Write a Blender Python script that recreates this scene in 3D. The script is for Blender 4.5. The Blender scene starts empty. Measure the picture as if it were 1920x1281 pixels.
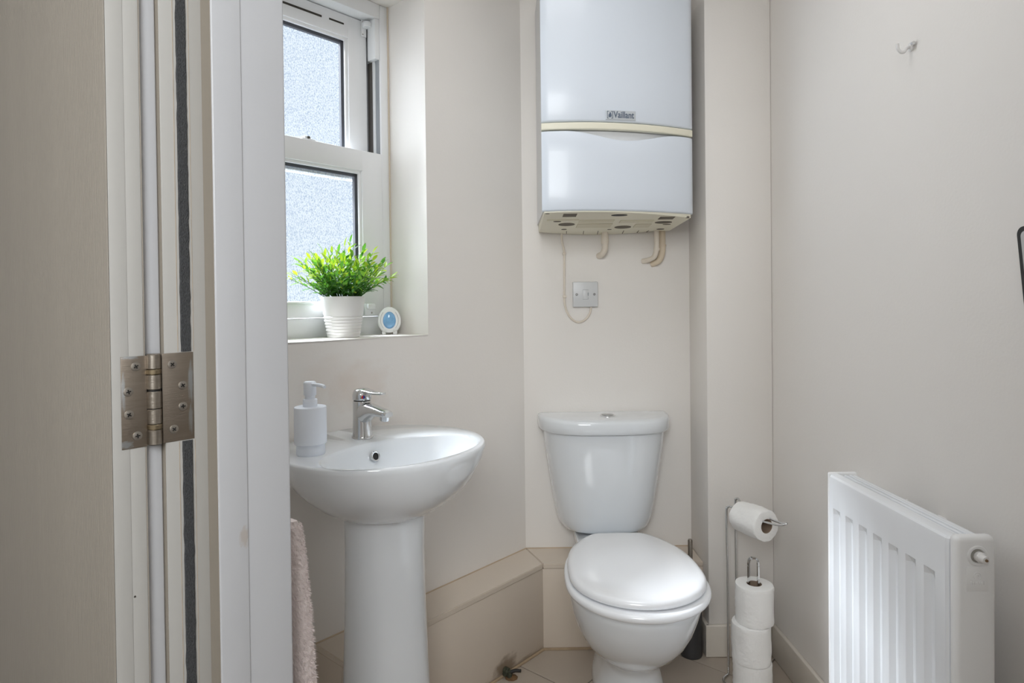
import bpy, bmesh, math, random
from mathutils import Vector, Matrix, noise
random.seed(7)
SC = bpy.context.scene
COL = SC.collection
PI = math.pi
H = 1.124                      # camera height above the floor
WA = math.radians(42.146)      # direction of the window wall (from +Y towards +X)
SA, CA = math.sin(WA), math.cos(WA)
RZW = math.pi / 2 - WA         # z rotation of a thing that stands square to the window wall

# ------------------------------------------------------------------ camera
cd = bpy.data.cameras.new('camera'); cam = bpy.data.objects.new('camera', cd); COL.objects.link(cam)
yaw, pitch, roll = math.radians(.755019), math.radians(.68070949), math.radians(-.65061333)
A = Matrix(((1, 0, 0), (0, 0, -1), (0, 1, 0)))
Mw = Matrix.Rotation(roll, 3, 'Z') @ Matrix.Rotation(pitch, 3, 'X') @ A @ Matrix.Rotation(yaw, 3, 'Z')
cam.matrix_world = Matrix.Translation((0, 0, H)) @ (Mw.transposed() @ Matrix.Diagonal((1, -1, -1))).to_4x4()
cd.sensor_width = 36; cd.lens = 36 * 1211.06 / 1920
cd.shift_y = -(640.5 - 581.56) / 1920
cd.clip_start = .02
SC.camera = cam

# ------------------------------------------------------------------ light
SC.view_settings.view_transform = 'Standard'; SC.view_settings.look = 'None'
SC.view_settings.exposure = 0.0; SC.view_settings.gamma = 1; SC.view_settings.use_curve_mapping = False
SC.cycles.caustics_refractive = False; SC.cycles.caustics_reflective = False
SC.cycles.max_bounces = 10; SC.cycles.diffuse_bounces = 6
world = bpy.data.worlds.new('world'); SC.world = world; world.use_nodes = True
wb = world.node_tree.nodes['Background']
wb.inputs[0].default_value = (.80, .90, 1.0, 1); wb.inputs[1].default_value = 1.12

def aim(o, p, q):
    o.location = p
    o.rotation_euler = (Vector(q) - Vector(p)).to_track_quat('-Z', 'Y').to_euler()

def area(name, p, q, sx, sy, watts, col):
    l = bpy.data.lights.new(name, 'AREA'); l.shape = 'RECTANGLE'; l.size = sx; l.size_y = sy
    l.energy = watts; l.color = col
    o = bpy.data.objects.new(name, l); COL.objects.link(o); aim(o, p, q); return o

sun = bpy.data.lights.new('daylight', 'SUN'); sun.energy = 15.0; sun.angle = math.radians(15); sun.color = (.93, .97, 1.0)
so = bpy.data.objects.new('daylight', sun); COL.objects.link(so)
aim(so, (-3.0, 2.4, 5.0), (-3.0 + 1.05, 2.4 - .36, 5.0 - 1.16))
sky = bpy.data.lights.new('overcast_sky', 'SUN'); sky.energy = 15.0; sky.angle = math.radians(110); sky.color = (.90, .95, 1.0)
ko = bpy.data.objects.new('overcast_sky', sky); COL.objects.link(ko)
aim(ko, (-3.2, 2.6, 5.0), (-3.2 + .80, 2.6 - .45, 5.0 - .55))
area('ceiling_fill_light', (.15, 1.15, 2.39), (.15, 1.15, 0), .6, .6, 5.0, (.97, .985, 1.0))  # unseen area lamp added under the ceiling as fill for the room
area('hall_light', (-.22, -1.0, 1.84), (.45, 1.35, .70), .9, .9, 34, (.95, .98, 1.0))

# ------------------------------------------------------------------ materials
def mat(name, col, rough=.5, metal=0., bump=0., bscale=80., var=0., vscale=6., coat=0., stretch=None, spec=None):
    m = bpy.data.materials.new(name); m.use_nodes = True
    nt = m.node_tree; b = nt.nodes['Principled BSDF']
    b.inputs['Base Color'].default_value = (*col, 1); b.inputs['Roughness'].default_value = rough
    b.inputs['Metallic'].default_value = metal
    if coat: b.inputs['Coat Weight'].default_value = coat; b.inputs['Coat Roughness'].default_value = .06
    if spec is not None: b.inputs['Specular IOR Level'].default_value = spec
    tc = nt.nodes.new('ShaderNodeTexCoord')
    src = tc.outputs['Object']
    if stretch:
        mp = nt.nodes.new('ShaderNodeMapping'); mp.inputs['Scale'].default_value = stretch
        nt.links.new(src, mp.inputs[0]); src = mp.outputs[0]
    n1 = nt.nodes.new('ShaderNodeTexNoise'); n1.inputs['Scale'].default_value = vscale; n1.inputs['Detail'].default_value = 4
    nt.links.new(src, n1.inputs[0])
    mx = nt.nodes.new('ShaderNodeMix'); mx.data_type = 'RGBA'
    v = var if var else .015
    mx.inputs['A'].default_value = (*[c * (1 - v) for c in col], 1); mx.inputs['B'].default_value = (*[min(1, c * (1 + v)) for c in col], 1)
    nt.links.new(n1.outputs['Fac'], mx.inputs['Factor']); nt.links.new(mx.outputs['Result'], b.inputs['Base Color'])
    m['mix'] = mx.name
    if bump:
        n2 = nt.nodes.new('ShaderNodeTexNoise'); n2.inputs['Scale'].default_value = bscale; n2.inputs['Detail'].default_value = 3
        nt.links.new(src, n2.inputs[0])
        bp = nt.nodes.new('ShaderNodeBump'); bp.inputs['Strength'].default_value = bump; bp.inputs['Distance'].default_value = .002
        nt.links.new(n2.outputs['Fac'], bp.inputs['Height']); nt.links.new(bp.outputs[0], b.inputs['Normal'])
    return m

def stain(m, spots, col):
    """adds stains with a shape of their own: spots = [(centre, radii, strength)] in object coordinates"""
    nt = m.node_tree; b = nt.nodes['Principled BSDF']; mx = nt.nodes[m['mix']]
    cur = mx.outputs['Result']
    tc = nt.nodes.new('ShaderNodeTexCoord')
    for (c, r, st) in spots:
        mp = nt.nodes.new('ShaderNodeMapping')
        mp.inputs['Scale'].default_value = [1 / k for k in r]; mp.inputs['Location'].default_value = [-a / k for a, k in zip(c, r)]
        nt.links.new(tc.outputs['Object'], mp.inputs[0])
        nz = nt.nodes.new('ShaderNodeTexNoise'); nz.inputs['Scale'].default_value = 2.2; nz.inputs['Detail'].default_value = 5
        nt.links.new(mp.outputs[0], nz.inputs[0])
        ln = nt.nodes.new('ShaderNodeVectorMath'); ln.operation = 'LENGTH'; nt.links.new(mp.outputs[0], ln.inputs[0])
        ad = nt.nodes.new('ShaderNodeMath'); ad.operation = 'MULTIPLY_ADD'; ad.inputs[1].default_value = 1.1
        nt.links.new(nz.outputs['Fac'], ad.inputs[0]); nt.links.new(ln.outputs['Value'], ad.inputs[2])
        rg = nt.nodes.new('ShaderNodeMapRange'); rg.inputs['From Min'].default_value = 1.35; rg.inputs['From Max'].default_value = .95
        rg.inputs['To Min'].default_value = 0; rg.inputs['To Max'].default_value = st
        nt.links.new(ad.outputs[0], rg.inputs['Value'])
        m2 = nt.nodes.new('ShaderNodeMix'); m2.data_type = 'RGBA'; m2.inputs['B'].default_value = (*col, 1)
        nt.links.new(rg.outputs[0], m2.inputs['Factor']); nt.links.new(cur, m2.inputs['A'])
        cur = m2.outputs['Result']
    nt.links.new(cur, b.inputs['Base Color'])

WALLC = (.79, .758, .722)
M = {}
M['wall'] = mat('wall_paint', WALLC, .55, bump=.12, bscale=160, var=.02, vscale=3)
M['wall_left'] = mat('wall_paint_stained', WALLC, .55, bump=.12, bscale=160, var=.02, vscale=3)
M['ceiling'] = mat('ceiling_paint', (.82, .80, .77), .8, bump=.1)
M['gloss'] = mat('white_gloss_paint', (.50, .505, .525), .33, bump=.1, bscale=30, stretch=(1, 1, .06), var=.02)
M['cream'] = mat('cream_gloss_paint', (.44, .43, .41), .36, bump=.12, bscale=40, stretch=(1, 1, .08), var=.03)
M['boxing'] = mat('boxing_paint', (.63, .55, .465), .45, bump=.15, bscale=60, var=.03)
M['boxing_stain'] = mat('boxing_paint_stained', (.63, .55, .465), .45, bump=.15, bscale=60, var=.03)
M['skirt'] = mat('skirting_gloss', (.70, .65, .58), .35, bump=.05)
M['tile'] = mat('floor_tile_glaze', (.42, .36, .30), .38, bump=.05, bscale=50, var=.05, vscale=9)
M['grout'] = mat('floor_grout', (.20, .17, .14), .9, bump=.3)
M['ceramic'] = mat('white_ceramic', (.75, .78, .81), .09, coat=.5)
M['seat'] = mat('white_seat_plastic', (.80, .81, .83), .16, coat=.3)
M['chrome'] = mat('chrome', (.72, .73, .74), .09, metal=1)
M['steel'] = mat('brushed_steel', (.33, .295, .255), .34, metal=1, bump=.15, bscale=120, stretch=(1, 1, 12), var=.2, vscale=30)
M['leaf_steel'] = mat('worn_hinge_leaf', (.33, .285, .24), .42, metal=1, bump=.15, bscale=120, stretch=(1, 1, 12), var=.15, vscale=30)
M['screw'] = mat('screw_steel', (.42, .39, .355), .3, metal=1)
M['black'] = mat('black', (.012, .011, .010), .6)
M['slot'] = mat('dark_recess', (.05, .045, .035), .9)
M['upvc'] = mat('white_upvc', (.80, .81, .82), .28)
M['gasket'] = mat('grey_gasket', (.07, .075, .09), .6)
M['trackgrey'] = mat('grey_track', (.30, .32, .34), .5)
M['pile'] = mat('brown_pile', (.12, .11, .10), .95)
M['boiler'] = mat('boiler_white_enamel', (.68, .73, .80), .33, coat=.12)
M['boiler_side'] = mat('boiler_side_grey', (.66, .67, .68), .35)
M['boiler_cream'] = mat('boiler_cream_plastic', (.76, .73, .60), .45)
M['badge'] = mat('badge_silver', (.55, .58, .61), .35, metal=.3)
M['ink'] = mat('badge_ink', (.10, .13, .18), .5)
M['pipe'] = mat('painted_pipe', (.72, .65, .56), .5, bump=.2, bscale=60, var=.05)
M['pipe2'] = mat('painted_pipe_cream', (.66, .56, .43), .5, bump=.2, bscale=60, var=.1)
M['switch'] = mat('switch_grey_white', (.62, .63, .64), .35)
M['rad'] = mat('radiator_enamel', (.83, .85, .88), .26, coat=.2)
M['rad_side'] = mat('radiator_side_enamel', (.82, .82, .82), .35)
M['paper'] = mat('tissue_paper', (.88, .875, .86), .95, bump=.5, bscale=140, var=.02)
M['card'] = mat('cardboard', (.30, .22, .16), .9)
M['brush'] = mat('charcoal_plastic', (.055, .055, .058), .45)
M['soap'] = mat('matt_white_soap_bottle', (.78, .82, .89), .5)
M['pot'] = mat('white_pot_glaze', (.80, .79, .78), .35)
M['soil'] = mat('dark_soil', (.04, .035, .02), .95, bump=.6)
M['fresh'] = mat('freshener_white', (.80, .80, .79), .3)
M['towel'] = mat('pink_beige_terry', (.74, .655, .635), .98, bump=.6, bscale=420, var=.05, vscale=300)
M['red'] = mat('red_dot', (.55, .03, .03), .3)
M['blue'] = mat('blue_dot', (.03, .06, .35), .3)
M['brass'] = mat('corroded_brass', (.07, .075, .05), .6, metal=.5, bump=.6, bscale=200, var=.6, vscale=120)
M['hook'] = mat('white_hook_plastic', (.78, .77, .76), .25)
M['hallwall'] = mat('hall_wall_paint', (.76, .74, .71), .7)
M['mirror'] = mat('grey_glass', (.5, .5, .5), .12)

# woodgrain door skin
def woodgrain():
    m = mat('woodgrain_door_skin', (.30, .27, .232), .5, var=.06, vscale=14, stretch=(1, 1, .05))
    nt = m.node_tree; b = nt.nodes['Principled BSDF']
    tc = nt.nodes.new('ShaderNodeTexCoord'); mp = nt.nodes.new('ShaderNodeMapping'); mp.inputs['Scale'].default_value = (1, 1, .035)
    nt.links.new(tc.outputs['Object'], mp.inputs[0])
    wv = nt.nodes.new('ShaderNodeTexWave'); wv.wave_type = 'BANDS'; wv.bands_direction = 'Y'
    wv.inputs['Scale'].default_value = 62; wv.inputs['Distortion'].default_value = 5.0; wv.inputs['Detail'].default_value = 3; wv.inputs['Detail Scale'].default_value = 1.6
    nt.links.new(mp.outputs[0], wv.inputs[0])
    bp = nt.nodes.new('ShaderNodeBump'); bp.inputs['Strength'].default_value = .33; bp.inputs['Distance'].default_value = .0012
    nt.links.new(wv.outputs['Fac'], bp.inputs['Height']); nt.links.new(bp.outputs[0], b.inputs['Normal'])
    return m
M['door'] = woodgrain()

def seal():
    m = mat('grey_brush_pile', (.055, .057, .06), .95, bump=1, bscale=900, var=.75, vscale=700, stretch=(1, 1, .5))
    return m
M['seal'] = seal(); M['shaded'] = mat('shaded_face_beige', (.29, .255, .21), .45, bump=.1, bscale=40, stretch=(1, 1, .08), var=.05)  # dark beige that puts shade into the colour of the hall-facing strips

def obscure_glass():
    m = bpy.data.materials.new('obscure_glass'); m.use_nodes = True
    nt = m.node_tree; nt.nodes.remove(nt.nodes['Principled BSDF'])
    out = nt.nodes['Material Output']
    tc = nt.nodes.new('ShaderNodeTexCoord')
    nz = nt.nodes.new('ShaderNodeTexNoise'); nz.inputs['Scale'].default_value = 230; nz.inputs['Detail'].default_value = 4; nz.inputs['Roughness'].default_value = .7
    nt.links.new(tc.outputs['Object'], nz.inputs[0])
    bp = nt.nodes.new('ShaderNodeBump'); bp.inputs['Strength'].default_value = 1; bp.inputs['Distance'].default_value = .004
    nt.links.new(nz.outputs['Fac'], bp.inputs['Height'])
    gl = nt.nodes.new('ShaderNodeBsdfGlossy'); gl.inputs['Roughness'].default_value = .15; nt.links.new(bp.outputs[0], gl.inputs['Normal'])
    # pressed pattern: denser flecks let less light through
    fl = nt.nodes.new('ShaderNodeTexNoise'); fl.inputs['Scale'].default_value = 330; fl.inputs['Detail'].default_value = 2
    mpf = nt.nodes.new('ShaderNodeMapping'); mpf.inputs['Scale'].default_value = (1, 1, .6)
    nt.links.new(tc.outputs['Object'], mpf.inputs[0]); nt.links.new(mpf.outputs[0], fl.inputs[0])
    rg = nt.nodes.new('ShaderNodeMapRange'); rg.inputs['From Min'].default_value = .34; rg.inputs['From Max'].default_value = .52
    nt.links.new(fl.outputs['Fac'], rg.inputs['Value'])
    cr = nt.nodes.new('ShaderNodeMix'); cr.data_type = 'RGBA'
    cr.inputs['A'].default_value = (.70, .75, .82, 1); cr.inputs['B'].default_value = (1, 1, 1, 1)
    nt.links.new(rg.outputs[0], cr.inputs['Factor'])
    tr = nt.nodes.new('ShaderNodeBsdfTransparent'); nt.links.new(cr.outputs['Result'], tr.inputs[0])
    mx = nt.nodes.new('ShaderNodeMixShader'); mx.inputs[0].default_value = .05
    nt.links.new(tr.outputs[0], mx.inputs[1]); nt.links.new(gl.outputs[0], mx.inputs[2])
    nt.links.new(mx.outputs[0], out.inputs[0])
    return m
M['glass'] = obscure_glass()

def leafmat(name, col, tcol):
    m = bpy.data.materials.new(name); m.use_nodes = True
    nt = m.node_tree; b = nt.nodes['Principled BSDF']; out = nt.nodes['Material Output']
    b.inputs['Roughness'].default_value = .45
    tc = nt.nodes.new('ShaderNodeTexCoord'); nz = nt.nodes.new('ShaderNodeTexNoise'); nz.inputs['Scale'].default_value = 60
    nt.links.new(tc.outputs['Object'], nz.inputs[0])
    mx = nt.nodes.new('ShaderNodeMix'); mx.data_type = 'RGBA'
    mx.inputs['A'].default_value = (*[c * .8 for c in col], 1); mx.inputs['B'].default_value = (*[min(1, c * 1.2) for c in col], 1)
    nt.links.new(nz.outputs['Fac'], mx.inputs['Factor']); nt.links.new(mx.outputs['Result'], b.inputs['Base Color'])
    t = nt.nodes.new('ShaderNodeBsdfTranslucent'); t.inputs[0].default_value = (*tcol, 1)
    ms = nt.nodes.new('ShaderNodeMixShader'); ms.inputs[0].default_value = .40
    nt.links.new(b.outputs[0], ms.inputs[1]); nt.links.new(t.outputs[0], ms.inputs[2]); nt.links.new(ms.outputs[0], out.inputs[0])
    return m
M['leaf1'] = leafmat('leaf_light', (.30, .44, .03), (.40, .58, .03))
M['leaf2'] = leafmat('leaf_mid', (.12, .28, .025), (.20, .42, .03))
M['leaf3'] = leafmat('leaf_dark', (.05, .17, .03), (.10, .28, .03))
M['stem'] = mat('stem_green', (.045, .12, .02), .8)

def gel():
    m = mat('blue_gel', (.20, .42, .70), .12, var=.5, vscale=38, coat=.5)
    return m
M['gel'] = gel()

# ------------------------------------------------------------------ mesh helpers
def V(*a): return Vector(a)

def box(bm, x0, x1, y0, y1, z0, z1, bev=0., seg=2):
    t = bmesh.new()
    vs = [t.verts.new((x, y, z)) for z in (z0, z1) for y in (y0, y1) for x in (x0, x1)]
    for f in ((0, 2, 3, 1), (4, 5, 7, 6), (0, 1, 5, 4), (2, 6, 7, 3), (0, 4, 6, 2), (1, 3, 7, 5)): t.faces.new([vs[i] for i in f])
    if bev: bmesh.ops.bevel(t, geom=t.edges[:], offset=bev, segments=seg, affect='EDGES', profile=.5)
    join(bm, t)

def join(bm, t, mtx=None):
    me = bpy.data.meshes.new('tmp'); t.to_mesh(me); t.free()
    if mtx is not None: me.transform(mtx)
    bm.from_mesh(me); bpy.data.meshes.remove(me)

def prism(bm, poly, z0, z1, bev=0., seg=2):
    t = bmesh.new(); n = len(poly)
    a = [t.verts.new((x, y, z0)) for x, y in poly]; b = [t.verts.new((x, y, z1)) for x, y in poly]
    for i in range(n): t.faces.new((a[i], a[(i + 1) % n], b[(i + 1) % n], b[i]))
    t.faces.new(a[::-1]); t.faces.new(b)
    bmesh.ops.recalc_face_normals(t, faces=t.faces[:])
    if bev: bmesh.ops.bevel(t, geom=t.edges[:], offset=bev, segments=seg, affect='EDGES')
    join(bm, t)

def loft(bm, rings, cap0=True, cap1=True, closed=True):
    t = bmesh.new(); R = [[t.verts.new(p) for p in r] for r in rings]
    n = len(R[0])
    for a, b in zip(R, R[1:]):
        for i in range(n if closed else n - 1):
            j = (i + 1) % n; t.faces.new((a[i], a[j], b[j], b[i]))
    if cap0: t.faces.new(R[0][::-1])
    if cap1: t.faces.new(R[-1])
    bmesh.ops.recalc_face_normals(t, faces=t.faces[:])
    join(bm, t)

def lathe(bm, prof, n=32, c=(0, 0, 0), mtx=None):
    """prof: list of (r, z); closes ends at r == 0 or with caps"""
    rings = [[(c[0] + max(r, 1e-5) * math.cos(2 * PI * i / n), c[1] + max(r, 1e-5) * math.sin(2 * PI * i / n), c[2] + z) for i in range(n)] for r, z in prof]
    if mtx is not None: rings = [[mtx @ Vector(p) for p in r] for r in rings]
    loft(bm, rings)

def ringlathe(bm, prof, n=32, mtx=None):
    """closed profile (torus like)"""
    t = bmesh.new()
    R = []
    for r, z in prof:
        R.append([t.verts.new((r * math.cos(2 * PI * i / n), r * math.sin(2 * PI * i / n), z)) for i in range(n)])
    for k in range(len(R)):
        a, b = R[k], R[(k + 1) % len(R)]
        for i in range(n):
            j = (i + 1) % n; t.faces.new((a[i], a[j], b[j], b[i]))
    bmesh.ops.recalc_face_normals(t, faces=t.faces[:])
    join(bm, t, mtx)

def tube(bm, pts, r, n=10, closed=False):
    pts = [Vector(p) for p in pts]; m = len(pts); rings = []
    up = None
    for i, p in enumerate(pts):
        if closed: d = (pts[(i + 1) % m] - pts[i - 1]).normalized()
        else: d = (pts[min(i + 1, m - 1)] - pts[max(i - 1, 0)]).normalized()
        if up is None:
            up = d.orthogonal().normalized()
        up = (up - d * up.dot(d)).normalized()
        s = d.cross(up); rr = r[i] if isinstance(r, (list, tuple)) else r
        rings.append([p + (up * math.cos(2 * PI * k / n) + s * math.sin(2 * PI * k / n)) * rr for k in range(n)])
    if closed: rings.append(rings[0])
    loft(bm, rings, not closed, not closed)

def curve(pts, n=8):
    """Catmull-Rom through pts"""
    P = [Vector(p) for p in pts]; P = [P[0] * 2 - P[1]] + P + [P[-1] * 2 - P[-2]]
    out = []
    for i in range(1, len(P) - 2):
        a, b, c, d = P[i - 1], P[i], P[i + 1], P[i + 2]
        for k in range(n):
            t = k / n
            out.append(.5 * ((2 * b) + (c - a) * t + (2 * a - 5 * b + 4 * c - d) * t * t + (3 * b - a - 3 * c + d) * t ** 3))
    out.append(P[-2]); return out

def obj(name, bm, m, parent=None, smooth=35, loc=None, rz=0):
    bmesh.ops.remove_doubles(bm, verts=bm.verts[:], dist=1e-6)
    if smooth:
        th = math.radians(smooth)
        for f in bm.faces: f.smooth = True
        for e in bm.edges:
            if len(e.link_faces) != 2 or e.calc_face_angle(0) > th: e.smooth = False
    me = bpy.data.meshes.new(name); bm.to_mesh(me); bm.free()
    me.materials.append(m)
    o = bpy.data.objects.new(name, me); COL.objects.link(o)
    if parent is not None: o.parent = parent
    if loc is not None: o.location = loc
    if rz: o.rotation_euler.z = rz
    return o

def B(): return bmesh.new()
def part(name, m, parent, fn, smooth=35, **k):
    bm = B(); fn(bm); return obj(name, bm, m, parent, smooth, **k)

def tag(o, label=None, cat=None, group=None, kind=None):
    if label: o['label'] = label
    if cat: o['category'] = cat
    if group: o['group'] = group
    if kind: o['kind'] = kind
    return o

def thing(name, label, cat, loc=(0, 0, 0), rz=0, group=None, kind=None):
    o = bpy.data.objects.new(name, None); COL.objects.link(o); o.empty_display_size = .05
    o.location = loc; o.rotation_euler.z = rz
    return tag(o, label, cat, group, kind)

def P(s, d, z=0.):            # point from window-wall coordinates
    return V(SA * s + CA * d, CA * s - SA * d, z)
W0 = dict(loc=(0, 0, 0), rz=RZW)      # objects built in (s, -d, z)

def sbox(bm, s0, s1, d0, d1, z0, z1, bev=0., seg=2): box(bm, s0, s1, -d1, -d0, z0, z1, bev, seg)

def struct(name, m, fn, parent=None, w=False, label=None, smooth=35):
    bm = B(); fn(bm)
    o = obj(name, bm, m, parent, smooth, **(W0 if w else {}))
    if parent is None: o['kind'] = 'structure'
    if label: o['label'] = label
    return o

# ------------------------------------------------------------------ room shell
DW = -1.431                     # face of the window wall
YB = 2.207                      # face of the back wall
XR = .845                       # face of the right wall
XC, YC = .637, 2.020            # corner of the boxed column
SI, SO = .430, .2905            # inner and outer faces of the doorway wall
WS0, WS1, WZ0, WZ1 = .667, 1.2525, 1.032, 2.034
CZ = 2.40

def f(bm):
    sbox(bm, SI - .02, WS0, DW - .30, DW, 0, CZ); sbox(bm, WS1, 1.95, DW - .30, DW, 0, CZ)
    sbox(bm, WS0, WS1, DW - .30, DW, 0, WZ0); sbox(bm, WS0, WS1, DW - .30, DW, WZ1, CZ)
struct('wall_left', M['wall_left'], f, w=True, label='cream painted wall with the window recess above the basin')
stain(M['wall_left'], [((1.02, 1.431, .90), (.13, .2, .10), .22), ((.93, 1.431, .93), (.12, .2, .09), .14)], (.62, .47, .36))
struct('wall_back', M['wall'], lambda bm: box(bm, -.10, XR + .12, YB, YB + .14, 0, CZ), label='cream painted wall behind the toilet')
struct('wall_corner', M['wall'], lambda bm: box(bm, XC, XR, YC, YB, 0, CZ, .004), label='boxed-in column in the corner beside the boiler')
struct('wall_right', M['wall'], lambda bm: box(bm, XR, XR + .12, -.22, YB + .14, 0, CZ), label='cream painted wall behind the radiator')
DJ = -.787                      # face of the door jamb
def f(bm):
    sbox(bm, SO, SI, -2.0, DJ - .028, 0, CZ); sbox(bm, SO, SI, .10, 1.4, 0, CZ); sbox(bm, SO, SI, DJ - .03, .11, 2.03, CZ)
struct('wall_front', M['hallwall'], f, w=True, label='wall that holds the doorway')
struct('ceiling', M['ceiling'], lambda bm: (sbox(bm, -1.75, SO, -2.0, 1.6, CZ, CZ + .1), sbox(bm, SO, 2.4, DW - .30, 1.6, CZ, CZ + .1)), w=True)
fl = struct('floor', M['grout'], lambda bm: sbox(bm, -1.75, 2.4, -2.0, 1.6, -.12, -.0025), w=True)
struct('wall_hall_far', M['hallwall'], lambda bm: sbox(bm, -1.75, -1.65, -1.9, 1.4, 0, CZ), w=True)
struct('wall_hall_left', M['hallwall'], lambda bm: sbox(bm, -1.75, SO, -2.0, -1.9, 0, CZ), w=True)
struct('wall_hall_right', M['hallwall'], lambda bm: sbox(bm, -1.75, SO, 1.4, 1.5, 0, CZ), w=True)

# floor tiles, laid square to the window wall and cut to the room
def clip(poly, a, b, c):        # keep a*x + b*y <= c
    out = []
    for i in range(len(poly)):
        p, q = poly[i], poly[(i + 1) % len(poly)]
        dp, dq = a * p[0] + b * p[1] - c, a * q[0] + b * q[1] - c
        if dp <= 0: out.append(p)
        if dp * dq < 0:
            t = dp / (dp - dq); out.append((p[0] + (q[0] - p[0]) * t, p[1] + (q[1] - p[1]) * t))
    return out
T = .372
for i in range(-3, 3):
    for j in range(-5, 6):
        s0, d0 = 1.496 + i * T, -.719 + j * T; g = .0022
        q = [P(s, d) for s, d in ((s0 + g, d0 + g), (s0 + T - g, d0 + g), (s0 + T - g, d0 + T - g), (s0 + g, d0 + T - g))]
        poly = [(p.x, p.y) for p in q]
        for a, b, c in ((-CA, SA, 1.431 - .001), (0, 1, YB - .001), (1, 0, XR - .001), (-SA, -CA, -SI)): poly = clip(poly, a, b, c)
        if len(poly) < 3: continue
        ar = abs(sum(poly[k][0] * poly[(k + 1) % len(poly)][1] - poly[(k + 1) % len(poly)][0] * poly[k][1] for k in range(len(poly)))) / 2
        if ar < 4e-4: continue
        part('tile', M['tile'], fl, lambda bm: prism(bm, poly, -.010, 0, .0008, 1)).matrix_parent_inverse = Matrix.Rotation(-RZW, 4, 'Z')

# skirting boards
def f(bm): box(bm, XR - .013, XR, -.12, YC - .001, .0005, .104, .004, 3)
struct('baseboard_right', M['skirt'], f)
def f(bm):
    box(bm, XC - .013, XR - .0135, YC - .013, YC - .0005, .0005, .102, .004, 3)
struct('baseboard_back', M['skirt'], f)
def f(bm): box(bm, XC - .013, XC - .0005, YC - .0125, 2.0715, .0005, .102, .003, 3)
struct('baseboard_corner', M['skirt'], f)

# boxed-in pipes along the window wall and behind the toilet
LZ = .279; DB = -1.303; YF = 2.072; S0B = .868
def wx(d, y): return (y + SA * d) / CA * SA + CA * d          # x of the point on line d with the given y
trim = struct('trim_1', M['boxing'], lambda bm: prism(bm, [tuple(P(S0B, DW + .001).xy), tuple(P(S0B, DB).xy), (wx(DB, YF), YF), (wx(DW, YB), YB - .001)], LZ - .016, LZ, .002), label='low boxed-in pipe run painted beige, under the wall edges')
part('ledge_board', M['boxing'], trim, lambda bm: prism(bm, [(wx(DW, YB) + .0015, YB - .001), (wx(DB, YF) + .0015, YF), (XC - .0005, YF), (XC - .0005, YB - .001)], LZ - .016, LZ - .0003, .002))
part('front_panel', M['boxing_stain'], trim, lambda bm: sbox(bm, S0B + .001, SA * wx(DB, YF) + CA * YF + .002, DB - .014, DB - .002, .0005, LZ - .0165, .0015), rz=RZW)
part('front_panel', M['boxing'], trim, lambda bm: box(bm, wx(DB, YF) - .001, XC - .0005, YF + .002, YF + .016, .0005, LZ - .0165, .0015))
part('end_panel', M['boxing'], trim, lambda bm: sbox(bm, S0B + .001, S0B + .014, DW + .001, DB - .0145, .0005, LZ - .0165, .0015), rz=RZW)
stain(M['boxing_stain'], [((1.435, 1.303, .02), (.075, .3, .05), .75), ((1.53, 1.303, .0), (.12, .3, .022), .6), ((1.33, 1.303, .0), (.10, .3, .02), .5)], (.20, .13, .07))
# caulk along the foot of the boxing
part('wall_bead', mat('ledge_bead', (.50, .39, .28), .6, var=.2, vscale=12), trim, lambda bm: tube(bm, [(*P(S0B + .002, DW + .001).xy, LZ), (wx(DW, YB) + .0005, YB - .001, LZ), (XC - .001, YB - .001, LZ)], .0028, 8))
part('caulk', mat('stained_caulk', (.34, .25, .16), .7, bump=.4, bscale=120, var=.4, vscale=30), trim,
     lambda bm: (tube(bm, [(*P(.9, DB - .001).xy, .002), (wx(DB, YF) + .0, YF - .0005, .002), (XC - .014, YF - .0005, .002)], .005, 8)))

# ------------------------------------------------------------------ window
win = thing('window_1', 'white sash window with textured obscure glass', None, kind='structure')
win.rotation_euler.z = RZW
FD = -1.600
def f(bm):
    sbox(bm, 1.2225, WS1, FD - .10, FD, WZ0, WZ1, .003)
    sbox(bm, WS0, .700, FD - .10, FD, WZ0, WZ1, .003)
    sbox(bm, .700, 1.2225, FD - .10, FD, 1.990, WZ1, .003)
    sbox(bm, .700, 1.2225, FD - .10, FD, WZ0, 1.086, .003)
fr = part('outer_frame', M['upvc'], win, f)
part('silicone_bead', mat('silicone', (.66, .57, .47), .6), fr, lambda bm: (sbox(bm, WS1 - .004, WS1 - .0005, FD - .001, FD + .004, WZ0, WZ1)))
part('parting_bead', M['upvc'], fr, lambda bm: (sbox(bm, 1.190, 1.2228, FD - .098, FD - .085, 1.086, 1.990)))
part('track_block', M['upvc'], fr, lambda bm: sbox(bm, 1.206, 1.2225, FD - .042, FD - .004, 1.868, 1.990, .002))
part('track_pile', M['pile'], fr, lambda bm: sbox(bm, 1.2195, 1.2228, -1.661, -1.638, 1.55, 1.868))
part('track_groove', M['trackgrey'], fr, lambda bm: sbox(bm, 1.2205, 1.2228, -1.622, -1.607, 1.55, 1.868))
part('track_edge', M['upvc'], fr, lambda bm: sbox(bm, 1.2185, 1.2228, -1.636, -1.624, 1.55, 1.868, .0008))

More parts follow.
